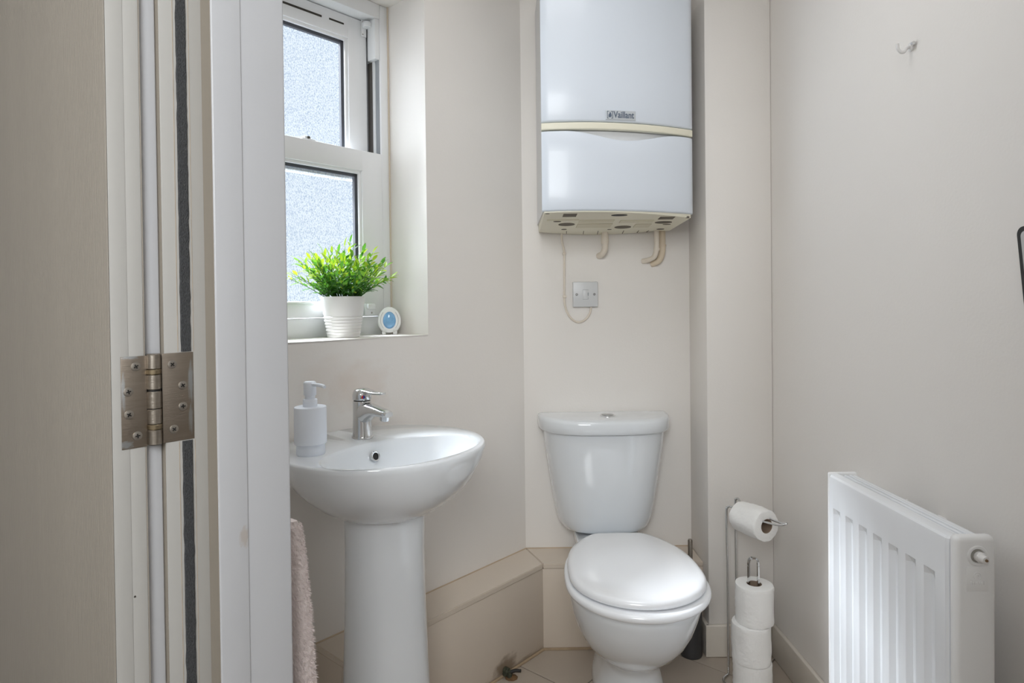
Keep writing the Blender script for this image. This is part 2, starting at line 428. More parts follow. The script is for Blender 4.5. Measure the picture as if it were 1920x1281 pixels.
def sash(s0, s1, z0, z1, d, wl, wr, wb, wt, name):
    t = .038
    def f(bm):
        sbox(bm, s0, s0 + wl, d - t, d, z0, z1, .0025); sbox(bm, s1 - wr, s1, d - t, d, z0, z1, .0025)
        sbox(bm, s0 + wl - .003, s1 - wr + .003, d - t, d, z0, z0 + wb, .0025); sbox(bm, s0 + wl - .003, s1 - wr + .003, d - t, d, z1 - wt, z1, .0025)
    sh = part(name, M['upvc'], win, f)
    a0, a1, b0, b1 = s0 + wl, s1 - wr, z0 + wb, z1 - wt
    def bead(bm):
        k = .009
        for (p, q, r, u) in ((a0 - .003, a0 + k, b0, b1), (a1 - k, a1 + .003, b0, b1), (a0, a1, b0 - .003, b0 + k), (a0, a1, b1 - k, b1 + .003)):
            sbox(bm, p, q, d - .015, d - .005, r, u, .003)
    part('glazing_bead', M['upvc'], sh, bead)
    def gk(bm):
        k = .017
        for (p, q, r, u) in ((a0, a0 + k, b0, b1), (a1 - k, a1, b0, b1), (a0, a1, b0, b0 + k * .4), (a0, a1, b1 - k, b1)):
            sbox(bm, p, q, d - .026, d - .0155, r, u)
    part('gasket', M['gasket'], sh, gk)
    part('pane', M['glass'], sh, lambda bm: sbox(bm, a0 + .003, a1 - .003, d - .031, d - .027, b0 + .003, b1 - .003))
    return sh
lower = sash(.7005, 1.2205, 1.0875, 1.579, FD + .004, .073, .073, .036, .061, 'lower_sash')
upper = sash(.7005, 1.2055, 1.50, 1.988, FD - .046, .062, .066, .05, .066, 'upper_sash')
def f(bm):
    sbox(bm, 1.1855, 1.2035, -1.6455, -1.642, 1.940, 1.990, .0015)
    lathe(bm, [(0, 0), (.0125, .0), (.014, .003), (.014, .012), (.012, .016), (0, .017)], 20, (1.198, 1.632, 1.966))
part('tilt_knob', M['upvc'], upper, f)
part('screw', M['screw'], upper, lambda bm: [lathe(bm, [(0, 0), (.0025, 0), (.002, .001), (0, .0012)], 10, mtx=Matrix.Translation((1.190, 1.642, z)) @ Matrix.Rotation(PI / 2, 4, 'X')) for z in (1.946, 1.984)])
part('vent_slot', M['slot'], upper, lambda bm: (sbox(bm, .80, 1.05, -1.6462, -1.6452, 1.954, 1.960), sbox(bm, 1.075, 1.125, -1.6462, -1.6452, 1.956, 1.961)))
part('sash_catch', M['upvc'], lower, lambda bm: (sbox(bm, .955, .998, -1.632, -1.602, 1.579, 1.584, .0015), sbox(bm, .966, .986, -1.628, -1.606, 1.584, 1.591, .002)))
part('catch_slot', M['slot'], lower, lambda bm: sbox(bm, .973, .979, -1.606, -1.6005, 1.584, 1.590))
def f(bm):
    sbox(bm, 1.146, 1.182, -1.597, -1.588, 1.090, 1.125, .003); sbox(bm, 1.150, 1.178, -1.590, -1.578, 1.108, 1.125, .004)
part('lift_bracket', M['upvc'], lower, f)
part('screw', M['screw'], lower, lambda bm: lathe(bm, [(0, 0), (.003, 0), (.0026, .001), (0, .0012)], 12, mtx=Matrix.Translation((1.169, 1.588, 1.098)) @ Matrix.Rotation(PI / 2, 4, 'X')))
part('window_sill', M['wall'], win, lambda bm: sbox(bm, WS0 + .001, WS1 - .001, FD + .001, DW, WZ0 - .004, WZ0 + .0008, .0006))

# ------------------------------------------------------------------ door frame, door, hinge
frame = struct('trim_2', M['cream'], lambda bm: (sbox(bm, SO, .340, DJ - .0275, DJ, 0, 2.03, .0012), ), w=True, label='cream and white painted door frame seen very close')
part('door_stop', M['gloss'], frame, lambda bm: sbox(bm, .3380, .3745, DJ - .02, DJ + .026, 0, 2.0, .0022, 3))
part('lining', M['gloss'], frame, lambda bm: sbox(bm, .3600, .4318, DJ - .0275, DJ + .0243, 0, 2.03, .0035, 4))
part('architrave', M['gloss'], frame, lambda bm: sbox(bm, .2709, SO - .0008, DJ - .075, DJ - .0072, 0, 2.06, .0022, 3))
part('stop_face', M['shaded'], frame, lambda bm: sbox(bm, .3374, .3381, DJ + .0002, DJ + .0242, 0, 1.995))  # thin strip, coloured as the shaded hall side of the stop
part('jamb_face', M['shaded'], frame, lambda bm: sbox(bm, SO - .0007, SO - .0001, DJ - .012, DJ - .0012, 0, 2.0))  # same painted-in shade on the step of the jamb
part('header', M['gloss'], frame, lambda bm: (sbox(bm, SO, .434, DJ + .022, .10, 1.995, 2.03, .002)))
part('jamb_opposite', M['gloss'], frame, lambda bm: (sbox(bm, SO, .434, .072, .10, 0, 1.995, .002), sbox(bm, .338, .3745, .050, .073, 0, 1.995, .002)))
def sealstrip(z0, z1):
    def f(bm):
        n = 160; rings = []
        for i in range(n + 1):
            z = z0 + (z1 - z0) * i / n
            w0 = .3085 + .0008 * noise.noise((z * 60, 0, 0)) + .002 * (1 - abs(z - 1.02) / 1.2) * 0; w1 = .3203 + .0009 * noise.noise((z * 70, 5, 0))
            h = .0016 + .0006 * noise.noise((z * 150, 9, 0))
            rings.append([(w0, -DJ, z), (w0 + .0012, -DJ - h, z), (w1 - .0012, -DJ - h, z), (w1, -DJ, z)])
        loft(bm, rings)
    return f
for a, b in ((0.0, .9665), (1.071, 1.995)):
    o = part('brush_seal', M['seal'], frame, sealstrip(a, b)); o['label'] = 'dark grey fuzzy draught seal'
for a, b in ((0.0, .9665), (1.071, 1.995)):
    part('seal_groove', mat('old_paint_edge', (.45, .37, .28), .7, bump=.4, bscale=200, var=.4, vscale=60), frame,
         lambda bm: (sbox(bm, .3050, .3056, DJ, DJ + .0004, a, b), sbox(bm, .3228, .3232, DJ, DJ + .0004, a, b)))

def f(bm): sbox(bm, .2362, .2692, -1.60, DJ - .0012, .008, 1.985)
door = struct('door_1', M['cream'], f, w=True, label='open door folded flat against the hall wall')
o = part('door_skin', M['door'], door, lambda bm: sbox(bm, .2345, .2362, -1.60, DJ - .0003, .008, 1.985, .0006)); o['label'] = 'beige woodgrain embossed door face'
part('door_skin', M['door'], door, lambda bm: sbox(bm, .2692, .2706, -1.60, DJ - .0003, .008, 1.985, .0005))
part('edge_lipping', M['cream'], door, lambda bm: (sbox(bm, .2364, .2535, DJ - .002, DJ - .00005, .008, 1.985, .0006), sbox(bm, .2533, .2691, DJ - .002, DJ - .0005, .008, 1.985, .0006)))
part('scratch', M['slot'], door, lambda bm: sbox(bm, .2548, .2565, DJ - .001, DJ + .0002, .8015, .8035, .0003))

hz0, hz1 = .9681, 1.0700
stain(M['leaf_steel'], [((.3190, .787, 1.035), (.0042, .02, .034), .85), ((.3185, .787, .992), (.0035, .02, .024), .7), ((.2475, .787, 1.03), (.0030, .02, .03), .6), ((.2490, .787, .972), (.012, .02, .006), .8), ((.255, .787, 1.068), (.012, .02, .003), .7)], (.52, .56, .60))
hinge = thing('butt_hinge', 'worn nickel butt hinge with eight cross-head screws on the door frame', 'hinge', (0, 0, 0), RZW)
part('leaf', M['leaf_steel'], hinge, lambda bm: sbox(bm, .2453, .2712, DJ - .0016, DJ + .0006, hz0 - .001, hz1 - .001, .0004))
part('leaf', M['leaf_steel'], hinge, lambda bm: sbox(bm, .2875, .3222, DJ - .0016, DJ + .0007, hz0 - .0005, hz1, .0004))
KS, KD = .2785, DJ + .0012
kz = [1.0711, 1.0532, 1.0477, 1.0302, 1.0287, 1.0087, .9911, .9856, .9681]
def knuck(a, b, r):
    return lambda bm: lathe(bm, [(0, a), (r - .0006, a), (r, a + .0006), (r, b - .0006), (r - .0006, b), (0, b)], 24, (KS, -KD, 0))
for a, b, m in ((kz[1], kz[0], 'steel'), (kz[3], kz[2], 'steel'), (kz[5], kz[4], 'steel'), (kz[6], kz[5], 'steel'), (kz[8], kz[7], 'steel')):
    part('knuckle', M[m], hinge, knuck(a + .0004, b - .0004, .0075))
brassring = mat('brass_washer', (.29, .235, .155), .35, metal=1)
for a, b in ((kz[2], kz[1]), (kz[7], kz[6])):
    part('washer', brassring, hinge, knuck(a, b, .0078))
part('hinge_pin', M['black'], hinge, lambda bm: lathe(bm, [(0, hz0), (.0062, hz0), (.0062, hz1), (0, hz1)], 16, (KS, -KD, 0)))
RX = Matrix.Rotation(PI / 2, 4, 'X')
for i, (s, z) in enumerate(((.2604, 1.0576), (.2525, 1.0302), (.2527, 1.0049), (.2609, .9804), (.2986, 1.0569), (.3098, 1.0317), (.3097, 1.0072), (.2994, .9820))):
    y = -DJ - .0006
    sc = part('screw', M['screw'], hinge, lambda bm: lathe(bm, [(0, 0), (.0051, 0), (.0049, .0006), (.0036, .0010), (0, .0011)], 20, mtx=Matrix.Translation((s, y, z)) @ RX))
    a = random.uniform(0, PI / 2)
    def f(bm):
        for k in (0, 1):
            t = bmesh.new(); box(t, -.0025, .0025, -.0007, .0007, .0004, .00125)
            join(bm, t, Matrix.Translation((s, y, z)) @ RX @ Matrix.Rotation(a + k * PI / 2, 4, 'Z'))
    part('cross_slot', M['black'], sc, f)
# ring where a coat hook or bumper has marked the stop
stain(M['gloss'], [((.3685, .761, .843), (.0085, .02, .019), .55)], (.40, .33, .27))

# ------------------------------------------------------------------ basin
SB = .922
basin = thing('pedestal_basin', 'white ceramic pedestal basin under the window', 'basin', P(SB, DW), RZW)
RZ = .799
def ell(cv, a, b, z, n=72, cx=0., e=2.0):
    out = []
    for i in range(n):
        t = 2 * PI * i / n; c, s = math.cos(t), math.sin(t)
        x = cx + a * math.copysign(abs(c) ** (2 / e), c); v = cv + b * math.copysign(abs(s) ** (2 / e), s)
        out.append((x, -max(v, .0015), z))
    return out
def f(bm):
    R = []
    for z, a, b, cv in ((.640, .088, .085, .215), (.646, .10, .10, .218), (.655, .122, .122, .22), (.672, .150, .150, .22), (.695, .178, .178, .22), (.72, .202, .199, .22), (.745, .219, .212, .22), (.768, .231, .2215, .22), (.786, .238, .226, .22), (.795, .240, .227, .22), (.7990, .2385, .2255, .22), (.8005, .235, .2225, .22)):
        R.append(ell(cv, a, b, z))
    for z, a, b, cv in ((.8003, .203, .1235, .305), (.7985, .199, .1205, .305), (.794, .195, .118, .305), (.782, .189, .114, .305), (.762, .179, .108, .305), (.738, .160, .096, .305), (.715, .130, .078, .305), (.700, .098, .058, .304), (.693, .06, .036, .303), (.690, .026, .026, .303)):
        R.append(ell(cv, a, b, z, cx=-.010))
    loft(bm, R)
part('bowl', M['ceramic'], basin, f, smooth=60)
part('pedestal', M['ceramic'], basin, lambda bm: loft(bm, [ell(.217, a, b, z, e=2.25) for z, a, b in ((0, .117, .086), (.006, .118, .086), (.05, .114, .086), (.15, .107, .086), (.30, .0985, .084), (.45, .0925, .083), (.56, .090, .083), (.63, .091, .084), (.655, .093, .085))]), smooth=60)
OM = Matrix.Translation((-.012, -.2005, .770)) @ Matrix.Rotation(math.radians(74), 4, 'X')
part('overflow_ring', M['chrome'], basin, lambda bm: ringlathe(bm, [(.0075, -.004), (.0125, -.004), (.0125, .0012), (.0105, .003), (.0085, .0026), (.0075, .001)], 28, OM))
part('overflow_hole', M['black'], basin, lambda bm: lathe(bm, [(0, -.003), (.0077, -.003), (.0077, -.0005), (0, -.0005)], 20, mtx=OM))
part('waste', M['chrome'], basin, lambda bm: lathe(bm, [(0, .6895), (.024, .6895), (.024, .692), (.018, .6935), (0, .6935)], 24, (-.010, -.303, 0)))

tap = thing('mixer_tap', 'small chrome mixer tap with short lever on the basin', 'tap', P(SB + .007, DW + .125, RZ + .0012), RZW)
part('base_ring', M['chrome'], tap, lambda bm: lathe(bm, [(0, 0), (.0262, 0), (.0264, .002), (.0255, .0055), (.0235, .0065), (0, .0065)], 36))
part('body', M['chrome'], tap, lambda bm: lathe(bm, [(0, .006), (.0245, .006), (.0238, .012), (.0226, .03), (.0220, .05), (.0218, .0895), (.0210, .0905), (0, .0905)], 40))
def f(bm):
    R = []
    for v, cz, hh, hw in ((-.006, .060, .029, .0205), (.012, .0605, .0275, .0205), (.022, .064, .0235, .0200), (.035, .0685, .0175, .0188), (.05, .0705, .0135, .0175), (.07, .0700, .0108, .0162), (.088, .0680, .0090, .0150), (.100, .0668, .0078, .0138), (.1045, .0666, .0055, .011)):
        r = []
        for i in range(28):
            t = 2 * PI * i / 28; c, s = math.cos(t), math.sin(t); e = 2 / 2.6
            zz = cz + hh * math.copysign(abs(s) ** e, s)
            # outline tips downwards towards the end
            r.append((hw * math.copysign(abs(c) ** e, c), -v, zz + max(0, .022 - v) * .25))
        R.append(r)
    loft(bm, R)
part('spout', M['chrome'], tap, f, smooth=50)
part('aerator', M['chrome'], tap, lambda bm: lathe(bm, [(0, -.011), (.0095, -.011), (.0108, -.0095), (.0108, 0), (0, 0)], 24, mtx=Matrix.Translation((0, -.0885, .0620)) @ Matrix.Rotation(math.radians(10), 4, 'X')))
part('cap_shadow_gap', M['black'], tap, lambda bm: lathe(bm, [(0, .0902), (.0195, .0902), (.0195, .0935), (0, .0935)], 24))
def f(bm):
    R = []
    n = 32
    for z, r, sh in ((.0932, .0215, 0), (.0945, .0222, 0), (.104, .0224, .0002), (.111, .0216, .001), (.1165, .0195, .0022), (.1195, .0155, .003), (.1208, .009, .0035), (.1212, .002, .004)):
        R.append([(r * math.cos(2 * PI * i / n), -sh + r * 1.04 * math.sin(2 * PI * i / n), z + .0 * math.sin(2 * PI * i / n)) for i in range(n)])
    loft(bm, R)
h = part('handle', M['chrome'], tap, f, smooth=50)
def f(bm):
    R = []
    for v, cz, hh, hw in ((.004, .1135, .0062, .0150), (.022, .1145, .0050, .0135), (.040, .1130, .0040, .0115), (.060, .1125, .0036, .0100), (.076, .1135, .0034, .0090), (.084, .1145, .0028, .0072), (.0865, .1148, .0012, .004)):
        R.append([(hw * math.copysign(abs(math.cos(t)) ** .7, math.cos(t)), -v, cz + hh * math.copysign(abs(math.sin(t)) ** .7, math.sin(t))) for t in [2 * PI * i / 20 for i in range(20)]])
    loft(bm, R)
part('lever', M['chrome'], h, f, smooth=50)
IM = Matrix.Rotation(math.radians(-28), 4, 'Z') @ Matrix.Translation((0, -.0226, .1015)) @ Matrix.Rotation(PI / 2, 4, 'X')
part('dot_surround', M['chrome'], h, lambda bm: (lambda t: (box(t, -.0075, .0075, -.0075, .0075, -.002, .0006, .0006), join(bm, t, IM)))(bmesh.new()))
for nm, a in (('red', 0), ('blue', 1)):
    def f(bm):
        t = bmesh.new(); prism(t, [(.0044 * math.cos(PI / 2 + a * PI + PI * i / 10), .0044 * math.sin(PI / 2 + a * PI + PI * i / 10)) for i in range(11)], .0004, .0010); join(bm, t, IM)
    part('temperature_dot', M[nm], h, f)['label'] = nm + ' half of the temperature dot'

soap = thing('soap_dispenser', 'matt white pump soap dispenser on the basin beside the door frame', 'dispenser', P(.757, DW + .178, RZ + .0012), RZW)
part('base', M['soap'], soap, lambda bm: lathe(bm, [(0, 0), (.029, 0), (.0298, .0015), (.0302, .004), (.0302, .0240), (0, .0240)], 40))
part('bottle', M['soap'], soap, lambda bm: lathe(bm, [(0, .0238), (.0333, .0238), (.0342, .0250), (.034, .1015), (.0335, .103), (.032, .1038), (0, .1038)], 40))
part('collar', M['soap'], soap, lambda bm: lathe(bm, [(0, .1038), (.0148, .1038), (.0150, .105), (.0150, .1185), (.0143, .1195), (.0108, .120), (.0108, .128), (0, .128)], 32))
hd = part('pump_head', M['soap'], soap, lambda bm: lathe(bm, [(0, .128), (.0128, .128), (.0133, .1290), (.0133, .1535), (.0126, .156), (.0108, .1575), (0, .158)], 32))
part('nozzle', M['soap'], hd, lambda bm: tube(bm, curve([(0, -.006, .1515), (0, -.02, .1520), (0, -.040, .1522), (0, -.050, .1518), (0, -.0575, .1500)], 5), [.0042] * 6 + [.0038] * 12 + [.0034] * 3, 14))

# ------------------------------------------------------------------ toilet
toilet = thing('toilet', 'white close-coupled ceramic toilet with closed seat', 'toilet', (.332, YB, 0), math.radians(-.3))
def dsh(w, d, z, n=48, e=3.2, back=.006):
    """flat back, bowed front"""
    out = []
    for i in range(n + 1):
        t = PI * i / n
        c, s = math.cos(t), math.sin(t)
        out.append((w / 2 * math.copysign(abs(c) ** (2 / e), c), -back - (d - back) * abs(s) ** (2 / 2.6), z))
    return out
def f(bm):
    R = [dsh(w, d, z) for z, w, d in ((.364, .225, .105), (.367, .258, .120), (.374, .285, .132), (.388, .305, .141), (.415, .322, .148), (.48, .346, .157), (.57, .373, .166), (.65, .396, .173), (.698, .406, .176))]
    loft(bm, R)
part('cistern', M['ceramic'], toilet, f, smooth=50)
part('cistern_lid', M['ceramic'], toilet, lambda bm: loft(bm, [dsh(w, d, z, back=b) for z, w, d, b in ((.7005, .420, .184, .006), (.7025, .432, .189, .005), (.707, .438, .193, .004), (.736, .440, .194, .004), (.743, .436, .191, .006), (.7472, .426, .185, .010), (.7495, .405, .174, .016), (.751, .30, .13, .03), (.7513, .1, .09, .06))]), smooth=50)
part('flush_plate', M['chrome'], toilet, lambda bm: lathe(bm, [(0, .749), (.0245, .749), (.0245, .7525), (.022, .7535), (0, .7535)], 32, (.004, -.108, 0)))
fb = mat('dull_chrome', (.42, .43, .43), .3, metal=1)
for a in (0, 1):
    def f(bm):
        prism(bm, [(.004 + (.0195) * math.cos(PI * 1.25 + a * PI + PI * i / 12) + (.0006 if a else -.0006), -.108 + .0195 * math.sin(PI * 1.25 + a * PI + PI * i / 12)) for i in range(13)], .7534, .7548, .0004)
    part('flush_button', fb, toilet, f)
def egg(hw, yf, yb, yc, z, n=64, eb=2.6, ef=2.0):
    out = []
    for i in range(n):
        t = 2 * PI * i / n; c, s = math.cos(t), math.sin(t)
        e = ef if s > 0 else eb
        x = hw * math.copysign(abs(c) ** (2 / e), c)
        y = yc - (yc - yf) * abs(s) ** (2 / e) if s > 0 else yc + (yb - yc) * abs(s) ** (2 / e)
        out.append((x, y, z))
    return out
def f(bm):
    R = []
    for z, hw, yf, yb, yc, cx in ((0, .100, -.500, -.150, -.36, .02), (.006, .101, -.502, -.150, -.36, .02), (.03, .097, -.500, -.150, -.36, .02), (.07, .086, -.500, -.15, -.37, .021), (.11, .078, -.504, -.16, -.38, .022), (.135, .079, -.514, -.17, -.40, .022), (.155, .088, -.537, -.18, -.42, .018), (.18, .104, -.575, -.20, -.45, .013), (.21, .121, -.619, -.215, -.48, .009), (.25, .138, -.666, -.225, -.51, .005), (.29, .151, -.701, -.225, -.53, .002), (.33, .160, -.727, -.22, -.545, 0), (.365, .1655, -.745, -.21, -.555, 0), (.385, .168, -.752, -.20, -.56, 0), (.394, .167, -.751, -.20, -.56, 0), (.397, .162, -.746, -.205, -.56, 0)):
        R.append([(x + cx, y, z_) for x, y, z_ in egg(hw, yf, yb, yc, z)])
    loft(bm, R)
    R = []
    for z, hw, yf, yb in ((.283, .06, -.30, -.10), (.295, .088, -.31, -.05), (.31, .098, -.32, -.03), (.352, .104, -.32, -.02), (.360, .104, -.32, -.02), (.3635, .100, -.318, -.024)):
        R.append([(x, y, z) for x, y in ((-hw, yb), (-hw, yf), (hw, yf), (hw, yb))])
    loft(bm, R)
part('pan', M['ceramic'], toilet, f, smooth=45)
# plastic seat and lid
def seatring(k, z, hw=.1795, yf=-.779, yb=-.285, yc=-.585):
    out = []
    n = 72
    for i in range(n):
        t = 2 * PI * i / n; c, s = math.cos(t), math.sin(t)
        if s >= 0: x, y = hw * c, yc - (yc - yf) * s
        else:
            e = 2.1; x = (.098 + (hw - .098) * (1 - abs(s) ** 2.6)) * (1 if c > 0 else -1) * min(1, abs(c) ** .18 if abs(c) > 1e-6 else 0); y = yc + (yb - yc) * abs(s) ** (2 / 2.2)
        cx, cy = 0, -.56
        out.append((cx + (x - cx) * k, cy + (y - cy) * k, z))
    return out
part('seat', M['seat'], toilet, lambda bm: loft(bm, [seatring(k, z) for k, z in ((.93, .3985), (.975, .3990), (.992, .4015), (1.0, .406), (1.0, .410), (.992, .4145), (.975, .4170), (.93, .4175))]), smooth=60)
part('seat_lid', M['seat'], toilet, lambda bm: loft(bm, [seatring(k, z, yf=-.767) for k, z in ((.90, .4195), (.925, .4200), (.945, .4225), (.952, .427), (.948, .4320), (.935, .4365), (.905, .4400), (.86, .4418), (.7, .4432), (.45, .4440), (.15, .4443))]), smooth=60)
for sx in (-1, 1):
    part('hinge_post', M['seat'], toilet, lambda bm: (lathe(bm, [(0, .363), (.0135, .363), (.0135, .3975), (0, .3975)], 20, (sx * .078, -.30, 0)), box(bm, sx * .078 - .014, sx * .078 + .014, -.325, -.275, .3965, .3985, .001)))
part('hinge_bolt', M['chrome'], toilet, lambda bm: lathe(bm, [(0, 0), (.006, 0), (.006, .004), (0, .005)], 14, mtx=Matrix.Translation((-.0915, -.300, .385)) @ Matrix.Rotation(-PI / 2, 4, 'Y')))

# ------------------------------------------------------------------ boiler on the wall
BX0, BX1 = .115, .577
def byf(t): return 1.860 + .090 * t - .040 * 4 * t * (1 - t)
BZ = 1.381
boiler = thing('wall_boiler', 'white gas boiler with curved front hung above the toilet', 'boiler', ((BX0 + BX1) / 2, YB, BZ))
OFF = Vector((-(BX0 + BX1) / 2, -YB, -BZ))
def shift(bm): bmesh.ops.translate(bm, verts=bm.verts[:], vec=OFF)
def bpart(name, m, fn, parent=None, smooth=35):
    bm = B(); fn(bm); shift(bm)
    return obj(name, bm, M[m] if isinstance(m, str) else m, parent or boiler, smooth)
def plan(inset, back=YB - .0015, n=24, x0=BX0, x1=BX1):
    p = []
    for i in range(n + 1):
        t = i / n; x = x0 + (x1 - x0) * t
        x = min(max(x, x0 + .003), x1 - .003)
        p.append((x, byf(t) + inset))
    return p + [(x1 - .022, back), (x0 + .004, back)]
bpart('casing', 'boiler_side', lambda bm: prism(bm, plan(.022), BZ + .006, 2.105))
def skin(zlo, zhi, depth=.020, n=40, x0=BX0, x1=BX1, rnd=.006):
    """curved front panel, zlo and zhi are functions of t; rounded edges on the front"""
    def f(bm):
        t_ = bmesh.new(); cols = []
        for i in range(n + 1):
            t = i / n; x = x0 + (x1 - x0) * t; y = byf(t); a, b = zlo(t), zhi(t)
            e = 1.0 if 0 < i < n else 0.0
            yy = y + (0 if e else rnd * .7)
            col = [(x, y + depth, a), (x, yy + rnd, a), (x, yy + rnd * .3, a + rnd * .3), (x, yy, a + rnd)]
            col += [(x, yy, a + rnd + (b - a - 2 * rnd) * k / 4) for k in (1, 2, 3)]
            col += [(x, yy, b - rnd), (x, yy + rnd * .3, b - rnd * .3), (x, yy + rnd, b), (x, y + depth, b)]
            cols.append([t_.verts.new(p) for p in col])
        for a, b in zip(cols, cols[1:]):
            for k in range(len(a)):
                j = (k + 1) % len(a); t_.faces.new((a[k], b[k], b[j], a[j]))
        t_.faces.new(cols[0][::-1]); t_.faces.new(cols[-1])
        bmesh.ops.recalc_face_normals(t_, faces=t_.faces[:]); join(bm, t_)
    return f
bpart('upper_cover', 'boiler', skin(lambda t: BZ + .2595, lambda t: 2.105), smooth=50)
def dip(t):
    u = (t - .53) / .40
    return .0 if abs(u) >= 1 else .026 * (.5 + .5 * math.cos(PI * u)) ** 1.1
bpart('lower_flap', 'boiler', skin(lambda t: BZ + .004, lambda t: BZ + .2345 - dip(t)), smooth=50)
bpart('trim_strip', 'boiler_cream', skin(lambda t: BZ + .2375, lambda t: BZ + .2572, .016, rnd=.002), smooth=50)
bpart('grip_recess', 'boiler_side', skin(lambda t: BZ + .19, lambda t: BZ + .236, .006, n=30, x0=BX0 + .02, x1=BX1 - .02, rnd=.001), smooth=50)
for o in boiler.children:
    if o.name.startswith('grip_recess'): o.location.y = .017
def tz(x, y): return 1.124 + .42298 + .002 * x - .089 * y
def bpt(x, y, dz=0.): return (x, y, tz(x, y) + dz)
def f(bm):
    n = 24; top = []; bot = []
    pl = [(BX0 + .006 + (BX1 - BX0 - .012) * i / n, byf(i / n) + .006) for i in range(n + 1)]
    back = [(BX1 - .026 - (BX1 - .026 - BX0 - .008) * i / n, YB - .004) for i in range(n + 1)]
    pl = pl + back
    t = bmesh.new()
    N = n + 1
    fr = [(x, y, tz(x, y)) for x, y in pl[:N]]
    bk = [(x, y, tz(x, y) + .013 * (2 * abs(i / n - .47)) ** 2) for i, (x, y) in enumerate(pl[N:][::-1])]
    md = [(a_[0] + (b_[0] - a_[0]) * .78, a_[1] + (b_[1] - a_[1]) * .78) for a_, b_ in zip(fr, bk)]
    md = [(x, y, tz(x, y) - .0003) for x, y in md]
    R = [[(x, y, BZ + .010) for x, y, z in fr], fr, md, bk, [(x, y, BZ + .010) for x, y, z in bk]]
    loft(bm, R, False, False, closed=False)
    t.free()
    for e in (0, n):
        q = [r_[e] for r_ in R]; bm.faces.new([bm.verts.new(p) for p in (q if e else q[::-1])])
tray = bpart('bottom_tray', 'boiler_cream', f)
def rect(x0, x1, y0, y1, dz=-.001):
    def f(bm):
        a = [bpt(x, y, dz) for x, y in ((x0, y0), (x1, y0), (x1, y1), (x0, y1))]; b = [bpt(x, y, .004) for x, y in ((x0, y0), (x1, y0), (x1, y1), (x0, y1))]
        loft(bm, [a, b])
    return f
def oval(cx, cy, rx, ry, dz=-.001, n=20):
    def f(bm): loft(bm, [[bpt(cx + rx * math.cos(2 * PI * i / n), cy + ry * math.sin(2 * PI * i / n), z) for i in range(n)] for z in (dz, .004)])
    return f
recess = mat('tray_recess_shade', (.16, .14, .11), .9)
for r in ((.178, .218, 1.880, 1.918), (.474, .519, 1.934, 1.968)): bpart('tray_opening', recess, rect(*r), tray)
bpart('tray_opening', 'black', oval(.345, 1.905, .024, .011), tray)
for c in ((.201, 2.027, .026, .022), (.387, 2.078, .027, .022), (.502, 2.012, .027, .017)): bpart('tray_opening', recess, oval(*c), tray)
for c in ((.168, 1.982, .012, .007), (.2, 2.103, .009, .007), (.35, 2.113, .007, .005), (.52, 2.043, .013, .006), (.518, 2.117, .013, .009), (.131, 1.876, .006, .003), (.56, 1.951, .006, .003)):
    bpart('screw_hole', recess, oval(*c, n=12), tray)
def lift(x): return .011 * (2 * abs((x - BX0) / (BX1 - BX0) - .47)) ** 2
for x in (.21, .267, .315, .40, .45, .483):
    bpart('tray_rib', recess, lambda bm: loft(bm, [[bpt(x, 2.135, dz), bpt(x + .0022, 2.135, dz), bpt(x + .0075, 2.192, dz + lift(x)), bpt(x + .0055, 2.192, dz + lift(x))] for dz in (-.0008, .003)]), tray)
traydark = mat('boiler_cream_dark', (.66, .62, .48), .5)
for r_ in ((.235, .342, 1.965, 1.998), (.362, .465, 1.975, 2.008), (.235, .345, 2.02, 2.075), (.135, .232, 1.955, 1.966), (.42, .47, 2.03, 2.08)):
    bpart('tray_panel', traydark, rect(*r_, -.0022), tray)
# badge with lettering
t0 = (.345 - BX0) / (BX1 - BX0)
by = byf(t0); ang = math.atan2(byf(t0 + .1) - byf(t0 - .1), .2 * (BX1 - BX0))
BM_ = Matrix.Translation(Vector((.3445, by - .0002, 1.6595)) + OFF) @ Matrix.Rotation(ang, 4, 'Z')
def f(bm):
    t = bmesh.new(); box(t, -.0455, .0455, -.0022, .001, -.0135, .0135, .0008); join(bm, t, BM_)
bd = part('badge', M['badge'], boiler, f)
def text(body, size, parent, mtx, m, name='lettering', bold=.0, sx=1.):
    cu = bpy.data.curves.new(name, 'FONT'); cu.body = body; cu.size = size; cu.extrude = .0004; cu.offset = bold; cu.align_y = 'CENTER'
    o = bpy.data.objects.new(name, cu); COL.objects.link(o)
    dg = bpy.context.evaluated_depsgraph_get(); me = bpy.data.meshes.new_from_object(o.evaluated_get(dg))
    bpy.data.objects.remove(o)
    me.transform(Matrix.Diagonal((sx, 1, 1, 1))); me.transform(mtx); me.materials.clear(); me.materials.append(m)
    o2 = bpy.data.objects.new(name, me); COL.objects.link(o2); o2.parent = parent; return o2
text('Vaillant', .0262, bd, BM_ @ Matrix.Translation((-.0225, -.0025, .0005)) @ Matrix.Rotation(PI / 2, 4, 'X'), M['ink'], bold=.0005, sx=.80)
def f(bm):
    t = bmesh.new()
    for a, b, c, d in ((-.0425, -.0408, -.0105, .0105), (-.0262, -.0245, -.0105, .0105), (-.0425, -.037, .009, .0105), (-.0300, -.0245, .009, .0105), (-.0425, -.037, -.0105, -.009), (-.0300, -.0245, -.0105, -.009)): box(t, a, b, -.0029, -.0018, c, d)
    prism2 = [(-.0385, -.006), (-.0335, -.0075), (-.0290, -.005), (-.0290, .0005), (-.0305, .004), (-.0315, .0085), (-.0325, .0045), (-.0345, .0085), (-.0345, .004), (-.0375, .0015)]
    q = bmesh.new(); prism(q, prism2, 0, .0008); join(t, q, Matrix.Translation((0, -.0022, 0)) @ Matrix.Rotation(PI / 2, 4, 'X'))
    join(bm, t, BM_)
part('emblem', M['ink'], bd, f)

